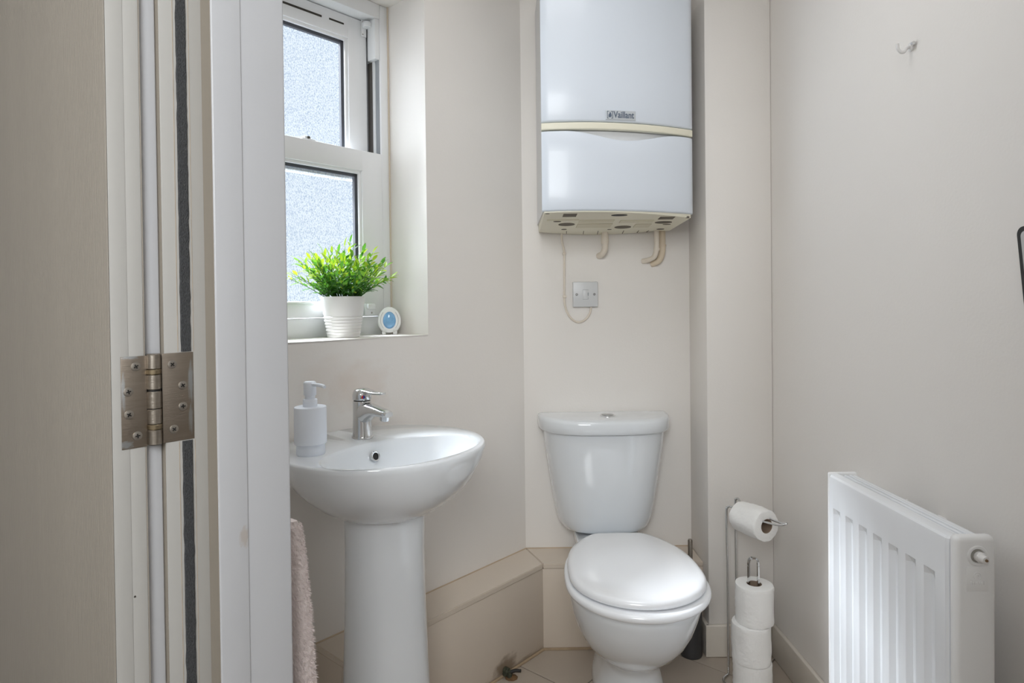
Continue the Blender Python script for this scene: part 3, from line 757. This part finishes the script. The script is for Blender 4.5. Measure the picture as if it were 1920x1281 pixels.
# pipes and cable under the boiler
def pipe(name, label, pts, r, m, joints, cat='pipe'):
    base = Vector(pts[-1])
    t = thing(name, label, cat, base)
    c = [Vector(p) - base for p in curve(pts, 7)]
    part('tube', m, t, lambda bm: tube(bm, c, r, 16), 60)
    for (p, q) in joints: part('collar', m, t, lambda bm: tube(bm, [Vector(p) - base, Vector(q) - base], r * 1.22, 16), 40)
    return t
pipe('drain_pipe', 'short white waste elbow under the middle of the boiler', [(.343, 2.165, 1.358), (.343, 2.166, 1.325), (.343, 2.168, 1.302), (.337, 2.180, 1.285), (.328, 2.206, 1.279)], .0105, M['pipe'], [((.343, 2.1655, 1.345), (.343, 2.1665, 1.318)), ((.343, 2.1655, 1.338), (.343, 2.1657, 1.334))])
pipe('copper_pipe', 'white painted pipe bending into the wall under the boiler', [(.516, 2.160, 1.362), (.516, 2.160, 1.32), (.515, 2.161, 1.295), (.509, 2.170, 1.272), (.492, 2.190, 1.262), (.478, 2.206, 1.260)], .0085, M['pipe'], [((.516, 2.160, 1.302), (.5152, 2.161, 1.293))])
pipe('copper_pipe', 'cream stained pipe just behind the white painted pipe', [(.541, 2.185, 1.362), (.541, 2.185, 1.31), (.540, 2.186, 1.285), (.532, 2.191, 1.263), (.520, 2.198, 1.254), (.508, 2.206, 1.250)], .0105, M['pipe2'], [((.541, 2.185, 1.314), (.541, 2.185, 1.309))])
cab = thing('power_cable', 'thin beige cable looping from the boiler to the switch', 'cable', (.256, YB, 1.05))
cb = Vector((.256, YB, 1.05))
cp = [Vector(p) - cb for p in curve([(.199, 2.185, 1.37), (.202, 2.198, 1.33), (.2085, 2.2025, 1.30), (.2095, 2.2025, 1.275), (.2090, 2.2025, 1.20), (.2085, 2.2025, 1.135), (.213, 2.2025, 1.10), (.226, 2.2025, 1.073), (.244, 2.2025, 1.057), (.262, 2.2025, 1.054), (.281, 2.2025, 1.064), (.294, 2.2025, 1.082), (.2985, 2.201, 1.100), (.299, 2.199, 1.109)], 6)]
part('sheath', M['pipe'], cab, lambda bm: tube(bm, cp, .0036, 10), 60)
for z in (1.288, 1.142):
    part('cable_clip', M['pipe'], cab, lambda bm: (box(bm, .2030 - cb.x, .2150 - cb.x, 2.1975 - cb.y, 2.2068 - cb.y, z - .004 - cb.z, z + .004 - cb.z, .0012)))

sw = thing('fused_switch', 'square grey-white fused switch plate below the boiler', 'switch', (.279, YB, 1.1485))
part('plate', M['switch'], sw, lambda bm: box(bm, -.0428, .0428, -.017, -.0006, -.0428, .0428, .003, 3))
part('fuse_carrier', M['switch'], sw, lambda bm: box(bm, -.009, .010, -.0178, -.016, -.0165, .0155, .0008))
for z in (.0155, -.0172): part('fuse_gap', M['trackgrey'], sw, lambda bm: box(bm, -.0095, .0105, -.01745, -.016, z, z + .0007))
part('rocker', M['trackgrey'], sw, lambda bm: (box(bm, .0075, .0105, -.0182, -.016, -.005, .006, .0005), box(bm, .0082, .0095, -.0180, -.016, -.0145, -.0115)))
for sx in (-1, 1):
    s_ = part('screw', mat('dark_screw', (.20, .20, .20), .4, metal=1), sw, lambda bm: lathe(bm, [(0, 0), (.0045, 0), (.0042, .0008), (0, .001)], 16, mtx=Matrix.Translation((sx * .0302, -.0168, 0)) @ RX))
    part('cross_slot', M['screw'], s_, lambda bm: box(bm, sx * .0302 - .003, sx * .0302 + .003, -.0180, -.0170, -.0006, .0006))

# ------------------------------------------------------------------ radiator on the right wall
RY0, RY1, RX0, RX1, RZ0, RZ1 = 1.010, 1.412, .713, .778, .135, .738
rad = thing('radiator', 'white ribbed panel radiator on the right-hand wall', 'radiator', (XR, (RY0 + RY1) / 2, RZ0))
ro = Vector((XR, (RY0 + RY1) / 2, RZ0))
def rpart(name, m, fn, parent=None, smooth=35):
    bm = B(); fn(bm); bmesh.ops.translate(bm, verts=bm.verts[:], vec=-ro)
    return obj(name, bm, M[m] if isinstance(m, str) else m, parent or rad, smooth)
GY = [1.378 - .0505 * k for k in range(7)]
def f(bm):
    ya, yb = RY0 + .022, RY1
    ys = [ya, ya + .004]
    for c in GY[::-1]:
        ys += [c - .0165, c - .0145, c - .0075, c + .0075, c + .0145, c + .0165]
    ys += [yb - .004, yb]
    zs = [RZ0, RZ0 + .004, RZ0 + .030, RZ0 + .033, RZ0 + .045, .400, .655, .668, .672, RZ1 - .012, RZ1 - .005, RZ1 - .0015, RZ1]
    t = bmesh.new(); G = []
    for z in zs:
        row = []
        for i, y in enumerate(ys):
            x = RX0
            k = (i - 2) % 6 if 2 <= i < 2 + 6 * len(GY) else -1
            g = {0: 0, 1: .0004, 2: .0095, 3: .0095, 4: .0004, 5: 0}.get(k, 0)
            zf = 0 if z <= RZ0 + .0301 or z >= .6719 else (1 if RZ0 + .044 < z < .656 else .06)
            x += g * zf
            if i in (0, len(ys) - 1): x += .004
            if z >= RZ1 - .0001: x += .012
            elif z >= RZ1 - .0016: x += .005
            elif z >= RZ1 - .0051: x += .0012
            if z <= RZ0 + .0001: x += .006
            row.append(t.verts.new((x, y, z)))
        G.append(row)
    for a, b in zip(G, G[1:]):
        for i in range(len(ys) - 1): t.faces.new((a[i], a[i + 1], b[i + 1], b[i]))
    ext = bmesh.ops.extrude_face_region(t, geom=t.faces[:])
    vs = [v for v in ext['geom'] if isinstance(v, bmesh.types.BMVert)]
    for v in vs: v.co.x = RX0 + .020
    bmesh.ops.recalc_face_normals(t, faces=t.faces[:]); join(bm, t)
rpart('front_panel', 'rad', f, smooth=24)
rpart('back_panel', 'rad', lambda bm: box(bm, RX1 - .016, RX1, RY0 + .022, RY1, RZ0, RZ1 - .004, .005, 3))
rpart('core', mat('radiator_inside', (.42, .43, .44), .6), lambda bm: box(bm, RX0 + .019, RX1 - .015, RY0 + .024, RY1 - .004, RZ0 + .01, RZ1 - .020))
for k in range(3):
    rpart('grille_bar', 'rad', lambda bm: box(bm, RX0 + .0215 + k * .0105, RX0 + .0285 + k * .0105, RY0 + .022, RY1 - .006, RZ1 - .012, RZ1 - .002, .001))
for y in (1.072, 1.352): rpart('grille_clip', 'black', lambda bm: box(bm, RX0 + .0165, RX0 + .020, y, y + .017, RZ1 - .006, RZ1 - .001))
endc = rpart('side_panel', 'rad_side', lambda bm: box(bm, RX0 + .001, RX1 + .001, RY0, RY0 + .021, RZ0 + .004, RZ1 + .006, .009, 4))
rpart('side_panel', 'rad_side', lambda bm: box(bm, RX0 + .002, RX1, RY1 + .0005, RY1 + .010, RZ0 + .004, RZ1 + .002, .004, 3))
RM = Matrix.Translation((.747, RY0, .7135)) @ RX
rpart('valve_socket', 'rad_side', lambda bm: ringlathe(bm, [(.0105, -.004), (.0165, -.004), (.0165, .0006), (.0150, .0016), (.0118, .0012), (.0105, -.001)], 28, RM), endc)
rpart('socket_shade', mat('valve_inner', (.30, .29, .26), .6), lambda bm: lathe(bm, [(0, -.003), (.0108, -.003), (.0108, .0002), (0, .0002)], 20, mtx=RM), endc)
VM = Matrix.Translation((.749, RY0, .7125)) @ RX
rpart('bleed_valve', 'hook', lambda bm: lathe(bm, [(0, 0), (.0085, 0), (.0088, .006), (.0070, .0075), (.0064, .014), (.0054, .0165), (0, .017)], 12, mtx=VM))
rpart('valve_pin', mat('brass_pin', (.30, .20, .12), .4, metal=1), lambda bm: lathe(bm, [(0, .0165), (.0024, .0165), (.0022, .0185), (0, .019)], 10, mtx=VM))
def f(bm):
    box(bm, .729, .764, RY0 - .0008, RY0 + .001, .657, .697, .0004)
    tube(bm, [(.7465 + .0058 * math.cos(a), RY0 - .0008, .6815 + .0058 * math.sin(a)) for a in [math.radians(-60 + 280 * i / 16) for i in range(17)]], .0009, 6)
    tube(bm, [(.7465 + .0024 * math.cos(a), RY0 - .0008, .6815 + .0024 * math.sin(a)) for a in [math.radians(-90 + 240 * i / 10) for i in range(11)]], .0007, 6)
    for i, x in enumerate((.736, .7395, .743, .7465, .750, .7535, .757)): box(bm, x - .0011, x + .0011, RY0 - .0016, RY0, .668, .668 + (.0042 if i % 3 else .0052), .0003)
rpart('embossed_tag', 'rad_side', f, endc)
rpart('wall_bracket', 'rad_side', lambda bm: (box(bm, RX1 - .001, XR, 1.22, 1.245, .22, .70, .001), box(bm, RX1 - .001, XR, 1.34, 1.345, .22, .70, .001)))
def f(bm):
    lathe(bm, [(0, .06), (.017, .06), (.019, .07), (.019, .125), (.015, .14), (0, .142)], 16, (.748, 1.447, 0))
    tube(bm, [(.748, 1.447, .155), (.748, 1.425, .155), (.748, 1.41, .155)], .010, 12); tube(bm, [(.748, 1.447, .001), (.748, 1.447, .165)], .0075, 12)
rpart('lockshield_valve', 'hook', f)

# ------------------------------------------------------------------ toilet roll stand and rolls
stand = thing('toilet_roll_stand', 'slim chrome wire toilet roll stand in the corner', 'roll stand', (.695, 1.79, 0))
so_ = Vector((.695, 1.79, 0))
def spart(name, fn, m='chrome', parent=None, smooth=60):
    bm = B(); fn(bm); bmesh.ops.translate(bm, verts=bm.verts[:], vec=-so_); return obj(name, bm, M[m], parent or stand, smooth)
wr = .0032
AD = Vector((.36, -.93, 0)).normalized()
A0 = Vector((.668, 1.935, .518))
arm_end = A0 + AD * .205
AZ = .5145
ZC = .008
def f(bm):
    # two uprights, hooked over at the top into the arm
    tube(bm, curve([(.661, 1.912, ZC), (.661, 1.912, .25), (.6585, 1.912, .48), (.660, 1.910, .503), (.667, 1.902, .511), (.676, 1.888, .505), (.680, 1.878, .497)], 6), wr, 10)
    tube(bm, curve([(.703, 1.957, ZC), (.703, 1.957, .25), (.7015, 1.957, .49), (.703, 1.953, .515), (.705, 1.944, .521), (.706, 1.930, .515), (.706, 1.918, .507)], 6), wr, 10)
spart('upright', f)
c1 = Vector((.680, 1.878, .497)); c2 = Vector((.706, 1.918, .507))
def f(bm):
    e1 = Vector((.746, 1.735, .505)); e2 = Vector((.757, 1.755, .505))
    tube(bm, curve([c1, c1 + (e1 - c1) * .1 + Vector((.004, 0, 0)), c1 + (e1 - c1) * .5, e1 + Vector((-.003, .008, .004)), (e1 + e2) / 2 + Vector((.008, -.016, .013)), e2 + Vector((-.003, .008, .004)), c2 + (e2 - c2) * .5, c2 + (e2 - c2) * .1, c2], 6), wr * .9, 10)
spart('arm', f)
spart('base_wire', lambda bm: tube(bm, [(.661, 1.912, .0045), (.640, 1.893, .0045), (.632, 1.872, .0045), (.640, 1.855, .0045), (.622, 1.80, .0045), (.620, 1.76, .0045), (.635, 1.715, .0045), (.675, 1.70, .0045), (.725, 1.705, .0045), (.760, 1.735, .0045), (.768, 1.79, .0045), (.758, 1.845, .0045), (.738, 1.885, .0045), (.72, 1.93, .0045), (.703, 1.957, .0045)], wr * 1.1, 10))
def f(bm):
    # flat bar loop up the middle of the stored rolls
    x, y = .691, 1.79
    pts = [(x - .0125, .004), (x - .0125, .19), (x - .0125, .36), (x - .0125, .380), (x - .0120, .390), (x - .0095, .397), (x - .0045, .401), (x + .0045, .401), (x + .0095, .397), (x + .0120, .390), (x + .0125, .380), (x + .0125, .36), (x + .0125, .19), (x + .0125, .004)]
    pp = curve([(p[0], y + (p[0] - x) * -.2, p[1]) for p in pts], 4)
    R = []
    for i, p in enumerate(pp):
        d = (pp[min(i + 1, len(pp) - 1)] - pp[max(i - 1, 0)]).normalized()
        nrm = Vector((d.z, 0, -d.x)).normalized(); w = Vector((0, 1, 0))
        R.append([p + nrm * .0022 + w * .0045, p + nrm * .0022 - w * .0045, p - nrm * .0022 - w * .0045, p - nrm * .0022 + w * .0045])
    loft(bm, R)
spart('centre_loop', f)
spart('base_cross', lambda bm: tube(bm, [(.621, 1.79, .0045), (.694, 1.79, .0045), (.767, 1.79, .0045)], wr, 8))

def rollmesh(r, h, seed, core=.0205, dent=.0015):
    """soft roll along z from 0 to h with a through hole"""
    n = 56; prof = [(core, 0), (r - .004, 0), (r - .001, .0012), (r, .005)]
    prof += [(r, .005 + (h - .010) * k / 14) for k in range(1, 14)]
    prof += [(r, h - .005), (r - .001, h - .0012), (r - .004, h), (core, h)]
    t = bmesh.new(); R = []
    for pr, z in prof:
        row = []
        for i in range(n):
            a = 2 * PI * i / n; q = pr
            if pr > core + .001:
                q += dent * noise.noise((math.cos(a) * 1.6 + seed, math.sin(a) * 1.6, z * 22)) + dent * .5 * noise.noise((math.cos(a) * 5 + seed, math.sin(a) * 5, z * 60))
                if z > 0.01 and z < h - .01: q += .0007 * math.sin(z * 330 + 3 * noise.noise((a, seed, 0)))* (noise.noise((math.cos(a) * 2, math.sin(a) * 2, seed)) > .1)
            row.append(t.verts.new((q * math.cos(a), q * math.sin(a), z)))
        R.append(row)
    for k in range(len(R)):
        a, b = R[k], R[(k + 1) % len(R)]
        for i in range(n):
            j = (i + 1) % n; t.faces.new((a[i], a[j], b[j], b[i]))
    bmesh.ops.recalc_face_normals(t, faces=t.faces[:])
    return t
def roll(label, loc, r, h, seed, rot=None, dent=.0015):
    t = thing('toilet_roll', label, 'toilet roll', loc, group='white toilet rolls on the chrome stand')
    if rot is not None: t.rotation_euler = rot
    part('paper', M['paper'], t, lambda bm: join(bm, rollmesh(r, h, seed, dent=dent)), 50)
    part('cardboard_core', M['card'], t, lambda bm: ringlathe(bm, [(.0190, .0008), (.0204, .0008), (.0204, h - .0008), (.0190, h - .0008)], 28))
    return t
roll('bottom toilet roll of the stack on the chrome stand', (.686, 1.790, .0085), .0525, .108, 1)
roll('middle toilet roll of the stack on the chrome stand', (.683, 1.788, .1170), .0525, .106, 5, dent=.0026)
roll('top toilet roll of the stack with the chrome loop through it', (.693, 1.790, .2235), .0515, .106, 9, dent=.0022)
# hanging roll: axis along the arm
ax = (Vector((.7515, 1.745, .503)) - Vector((.692, 1.898, .502))).normalized()
hq = ax.to_track_quat('Z', 'Y').to_euler()
hr = roll('part-used toilet roll hanging on the arm of the chrome stand', Vector((.6945, 1.893, .4865)), .0445, .104, 13, hq, dent=.003)

# toilet brush
br = thing('toilet_brush', 'charcoal toilet brush holder with steel handle behind the toilet', 'brush', (.583, 2.030, 0))
part('holder', M['brush'], br, lambda bm: lathe(bm, [(0, 0), (.0325, 0), (.0342, .003), (.0345, .012), (.0345, .222), (.033, .226), (.012, .228), (0, .228)], 36))
part('handle', M['steel'], br, lambda bm: lathe(bm, [(0, .228), (.0072, .228), (.0072, .363), (.006, .367), (0, .3675)], 20))

# ------------------------------------------------------------------ drain valve at the foot of the boxing
dv = thing('drain_valve', 'corroded green-black drain cock low on the boxing', 'valve', P(1.428, DB, .0), RZW)
part('spindle', M['brass'], dv, lambda bm: (lathe(bm, [(0, 0), (.011, 0), (.011, .012), (.008, .014), (.008, .024), (0, .024)], 12, mtx=Matrix.Translation((0, 0, .016)) @ RX)))
part('lever', M['black'], dv, lambda bm: tube(bm, [(-.004, -.018, .017), (.012, -.030, .021), (.020, -.046, .022)], [.006, .0052, .0048], 10))
part('outlet', M['brass'], dv, lambda bm: (lathe(bm, [(0, .0006), (.007, .0006), (.0075, .010), (.006, .018), (0, .019)], 10, (-.002, -.02, 0)), lathe(bm, [(0, 0), (.008, 0), (.008, .004), (0, .004)], 6, (-.014, -.012, .012))))
part('rust_crust', mat('rust', (.16, .09, .04), .95, bump=1, bscale=300, var=.6, vscale=90), dv, lambda bm: lathe(bm, [(0, .0003), (.02, .0003), (.016, .003), (.008, .006), (0, .007)], 9, (.004, -.022, 0)))

# ------------------------------------------------------------------ wall hook and the dark frame at the picture's edge
hk = thing('wall_hook', 'tiny white hook high on the right-hand wall', 'hook', (XR, 1.322, 1.640))
part('backplate', M['hook'], hk, lambda bm: lathe(bm, [(0, 0), (.0095, 0), (.0095, .003), (.007, .0045), (0, .005)], 20, mtx=Matrix.Rotation(-PI / 2, 4, 'Y')))
part('hook_arm', M['hook'], hk, lambda bm: tube(bm, curve([(-.004, 0, 0), (-.012, -.001, -.004), (-.017, -.002, -.011), (-.024, -.002, -.012), (-.030, -.002, -.005), (-.031, -.002, .005)], 5), .0032, 10))
part('hook_tip', M['chrome'], hk, lambda bm: lathe(bm, [(0, 0), (.0036, 0), (.0036, .006), (0, .0065)], 12, mtx=Matrix.Translation((-.006, -.010, .002)) @ RX))
bf = thing('picture_frame', 'black framed picture on the right-hand wall cut off by the photo edge', 'picture', (XR, .920, 1.114))
bf.rotation_euler.x = math.radians(-7)
def rr(bm, w, h_, r, x0, x1):
    p = []
    for cx, cy, a0 in ((w - r, h_ - r, 0), (-w + r, h_ - r, 90), (-w + r, -h_ + r, 180), (w - r, -h_ + r, 270)):
        p += [(cx + r * math.cos(math.radians(a0 + 15 * k)), cy + r * math.sin(math.radians(a0 + 15 * k))) for k in range(7)]
    loft(bm, [[(x, y, z) for y, z in p] for x in (x0, x1)])
part('frame', M['black'], bf, lambda bm: rr(bm, .105, .135, .012, -.0005, -.010))
part('print', M['mirror'], bf, lambda bm: rr(bm, .097, .127, .008, -.0095, -.0108))

# ------------------------------------------------------------------ towel hanging inside the doorway
tw = thing('hand_towel', 'pinkish beige terry hand towel hanging behind the door frame', 'towel', P(SI + .002, -.90, .30), RZW)
def f(bm):
    n = 90; mz = 130; R = []
    for k in range(mz + 1):
        z = .0 + .515 * k / mz; u = k / mz
        hw = .060 + .062 * (1 - u) ** .9; th = .020 + .022 * (1 - u)
        if u > .97: th *= max(.35, 1 - (u - .97) * 20)
        row = []
        for i in range(n):
            a = 2 * PI * i / n; c, s = math.cos(a), math.sin(a)
            x = hw * math.copysign(abs(c) ** .8, c); y = th * math.copysign(abs(s) ** .8, s)
            fold = .007 * (1 - .6 * u) * math.sin(x * 95 + 1.5 * u)
            rgh = .0022 * noise.noise((x * 260, y * 260 + 7, z * 260)) + .0012 * noise.noise((x * 600, y * 600, z * 600))
            x += rgh * c; y = y + (fold if s > 0 else fold * .3) + rgh * s
            row.append((y + .048, x, z))          # local x runs into the room, local y along the doorway wall
        R.append(row)
    loft(bm, R)
part('terry_cloth', M['towel'], tw, f, 0)
def f(bm):
    # loop pile: short tufts standing off the cloth edge
    rnd = random.Random(3)
    for k in range(9000):
        u = rnd.random(); z = .51 * u; hw = .060 + .062 * (1 - u) ** .9; th = .020 + .022 * (1 - u)
        a = rnd.uniform(PI * .75, PI * 1.6) if rnd.random() < .8 else rnd.uniform(0, 2 * PI)
        c, s = math.cos(a), math.sin(a)
        x = hw * math.copysign(abs(c) ** .8, c); y = th * math.copysign(abs(s) ** .8, s)
        fold = .007 * (1 - .6 * u) * math.sin(x * 95 + 1.5 * u); y += fold if s > 0 else fold * .3
        p = Vector((y + .048, x, z)); nrm = Vector((s, c, rnd.uniform(-.6, .3))).normalized() * rnd.uniform(.003, .0065)
        w = Vector((rnd.uniform(-1, 1), rnd.uniform(-1, 1), rnd.uniform(-1, 1))).normalized() * .0006
        v = [bm.verts.new(q) for q in (p - w, p + w, p + nrm)]; bm.faces.new(v)
pl = part('loop_pile', M['towel'], tw, f, 0); pl['kind'] = 'stuff'

# ------------------------------------------------------------------ things on the sill
pot = thing('potted_plant', 'leafy green artificial plant in a ribbed white pot on the sill', 'plant', P(1.032, -1.532, WZ0 + .001), RZW)
prof = [(0, 0), (.0425, 0), (.0435, .0015), (.0445, .006)]
for k in range(6):
    z = .008 + k * .0085; r = .0448 + k * .0014
    prof += [(r - .0008, z), (r + .0010, z + .003), (r + .0012, z + .0055), (r - .0006, z + .0078)]
prof += [(.0535, .064), (.0600, .108), (.0605, .1115), (.0595, .1125), (.0580, .111), (.056, .100), (0, .100)]
part('pot', M['pot'], pot, lambda bm: lathe(bm, prof, 56), 40)
part('soil', M['soil'], pot, lambda bm: lathe(bm, [(0, .099), (.0562, .099), (.0560, .103), (0, .106)], 24))
rnd = random.Random(11)
leafdata = []
for v in range(3):
    bm = B()
    l, w = ((.0215, .0042), (.0185, .0048), (.0245, .0039))[v]
    rows = []
    for k in range(5):
        t = k / 4; ww = w * math.sin(PI * (t * .93 + .05)) ** .8; x = l * t; zb = -.0035 * t * t * (1 + v * .4)
        rows.append([bm.verts.new((x, -ww, zb + .0008)), bm.verts.new((x, 0, zb)), bm.verts.new((x, ww, zb + .0008))])
    for a, b in zip(rows, rows[1:]):
        for i in (0, 1): bm.faces.new((a[i], b[i], b[i + 1], a[i + 1]))
    for f_ in bm.faces: f_.smooth = True
    for mi, nm in enumerate(('leaf1', 'leaf2', 'leaf3')):
        me = bpy.data.meshes.new('leaf'); bm.to_mesh(me); me.materials.append(M[nm]); leafdata.append(me)
    bm.free()
stems = []; leaves = []
N_ST = 84
for k in range(N_ST):
    a = k * 2.39996 + rnd.uniform(-.2, .2); q = math.sqrt((k + .5) / N_ST)
    tilt = math.radians(4 + 47 * q ** 1.2 + rnd.uniform(-7, 7)); ln = rnd.uniform(.105, .150) * (1 + .12 * (1 - q))
    b0 = Vector((.040 * q * math.cos(a), .040 * q * math.sin(a), .103))
    dr = Vector((math.sin(tilt) * math.cos(a), math.sin(tilt) * math.sin(a), math.cos(tilt)))
    # keep clear of the glass behind
    pts = []
    for i in range(7):
        t = i / 6
        p = b0 + dr * ln * t + Vector((0, 0, -.022 * t * t * q)) + Vector((math.sin(t * 3 + k), math.cos(t * 2.3 + k), 0)) * .004 * t
        p.y = min(p.y, .050 + .004 * t)
        pts.append(p)
    stems.append(pts)
    nl = rnd.randint(9, 12)
    for i in range(nl):
        t = .25 + .75 * (i + rnd.random() * .5) / nl
        j = min(5, int(t * 6)); u = t * 6 - j; p = pts[j].lerp(pts[j + 1], u); d = (pts[j + 1] - pts[j]).normalized()
        side = d.orthogonal().normalized(); side.rotate(Matrix.Rotation(i * 2.4 + rnd.uniform(-.5, .5), 3, d))
        dirn = (d * rnd.uniform(.75, 1.2) + side * rnd.uniform(.5, .9)).normalized()
        leaves.append((p, dirn, t, q))
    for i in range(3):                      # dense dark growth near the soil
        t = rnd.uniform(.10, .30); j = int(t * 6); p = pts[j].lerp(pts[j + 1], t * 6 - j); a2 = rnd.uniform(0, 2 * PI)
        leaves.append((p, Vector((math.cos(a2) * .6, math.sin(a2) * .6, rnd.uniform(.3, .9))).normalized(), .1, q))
    leaves.append((pts[-1], (pts[-1] - pts[-2]).normalized(), 1, q))
for pts in stems:
    part('stem', M['stem'], pot, lambda bm: tube(bm, pts, [.0010, .0010, .0009, .0008, .0007, .0006, .0004], 5), 60)
def lm(p, d):
    z = d.cross(Vector((rnd.uniform(-.4, .4), rnd.uniform(-.4, .4), 1))).cross(d)
    if z.length < 1e-4: z = d.orthogonal()
    z.normalize(); y = z.cross(d)
    sc = rnd.uniform(.8, 1.2)
    m = Matrix((d, y, z)).transposed().to_4x4(); m = Matrix.Translation(p) @ m @ Matrix.Diagonal((sc, sc, sc, 1)); return m
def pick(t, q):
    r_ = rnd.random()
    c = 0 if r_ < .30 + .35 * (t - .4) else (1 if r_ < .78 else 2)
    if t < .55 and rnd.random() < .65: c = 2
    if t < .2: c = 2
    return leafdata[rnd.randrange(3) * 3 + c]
# the leaves that show best become objects, the rest one mass: facing the camera and near the outside
leaves.sort(key=lambda L: L[0].y - .6 * L[0].z - .03 * L[2])
rest = B()
restm = {}
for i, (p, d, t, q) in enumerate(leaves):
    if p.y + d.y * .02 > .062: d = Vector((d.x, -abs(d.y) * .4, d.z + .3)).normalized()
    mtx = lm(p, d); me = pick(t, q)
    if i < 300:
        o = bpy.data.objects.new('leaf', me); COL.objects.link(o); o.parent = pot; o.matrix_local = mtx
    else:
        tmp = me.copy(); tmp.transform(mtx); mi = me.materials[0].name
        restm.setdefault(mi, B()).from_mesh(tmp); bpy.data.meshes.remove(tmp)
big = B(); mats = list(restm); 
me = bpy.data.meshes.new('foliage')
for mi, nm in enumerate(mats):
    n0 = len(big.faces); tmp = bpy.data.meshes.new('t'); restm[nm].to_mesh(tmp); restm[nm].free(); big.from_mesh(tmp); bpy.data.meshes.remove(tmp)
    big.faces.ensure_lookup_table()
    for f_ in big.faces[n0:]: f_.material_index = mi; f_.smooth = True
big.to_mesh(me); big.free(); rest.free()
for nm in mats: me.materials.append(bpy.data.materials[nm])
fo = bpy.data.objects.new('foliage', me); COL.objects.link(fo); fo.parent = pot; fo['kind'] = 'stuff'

fr_ = thing('air_freshener', 'small oval white air freshener with a blue gel window on the sill', 'air freshener', P(1.206, -1.552, WZ0 + .0008), math.radians(10))
def ov(w, h0, h1, cz, y, n=48, e=2.0):
    out = []
    for i in range(n):
        t = 2 * PI * i / n; c, s = math.cos(t), math.sin(t)
        out.append((w * math.copysign(abs(c) ** (2 / e), c) * (1 - .06 * s), y, cz + (h1 if s > 0 else h0) * math.copysign(abs(s) ** (2 / e), s)))
    return out
def f(bm):
    k = .0
    R = [ov(.0345 * q, .040 * q, .0405 * q, .0415, y) for q, y in ((.80, .016), (.93, .015), (1.0, .009), (1.0, -.006), (.96, -.0125), (.90, -.0155), (.60, -.0165))]
    R = [[(x, y, max(z, .006)) for x, y, z in r] for r in R]
    loft(bm, R)
    for sx in (-1, 1): box(bm, sx * .0165 - .006, sx * .0165 + .006, -.013, .013, 0, .010, .002)
part('shell', M['fresh'], fr_, f, 50)
part('gel_rim', mat('blue_rim', (.12, .28, .55), .3), fr_, lambda bm: loft(bm, [ov(.0186 * q, .0252 * q, .0252 * q, .0425, y) for q, y in ((1, -.0150), (1, -.0168), (.8, -.0168))]), 50)
part('gel_window', M['gel'], fr_, lambda bm: loft(bm, [ov(.0175 * q, .024 * q, .024 * q, .0425, y) for q, y in ((1, -.0150), (1, -.0172), (.9, -.0190), (.6, -.0205), (.2, -.021))]), 60)
for sx in (-1, 1):
    part('groove', M['slot'], fr_, lambda bm: tube(bm, [(sx * .0258 * math.cos(a), -.0160, .0425 + .0318 * math.sin(a)) for a in [math.radians(-48 + 96 * i / 20) for i in range(21)]], .00035, 6))
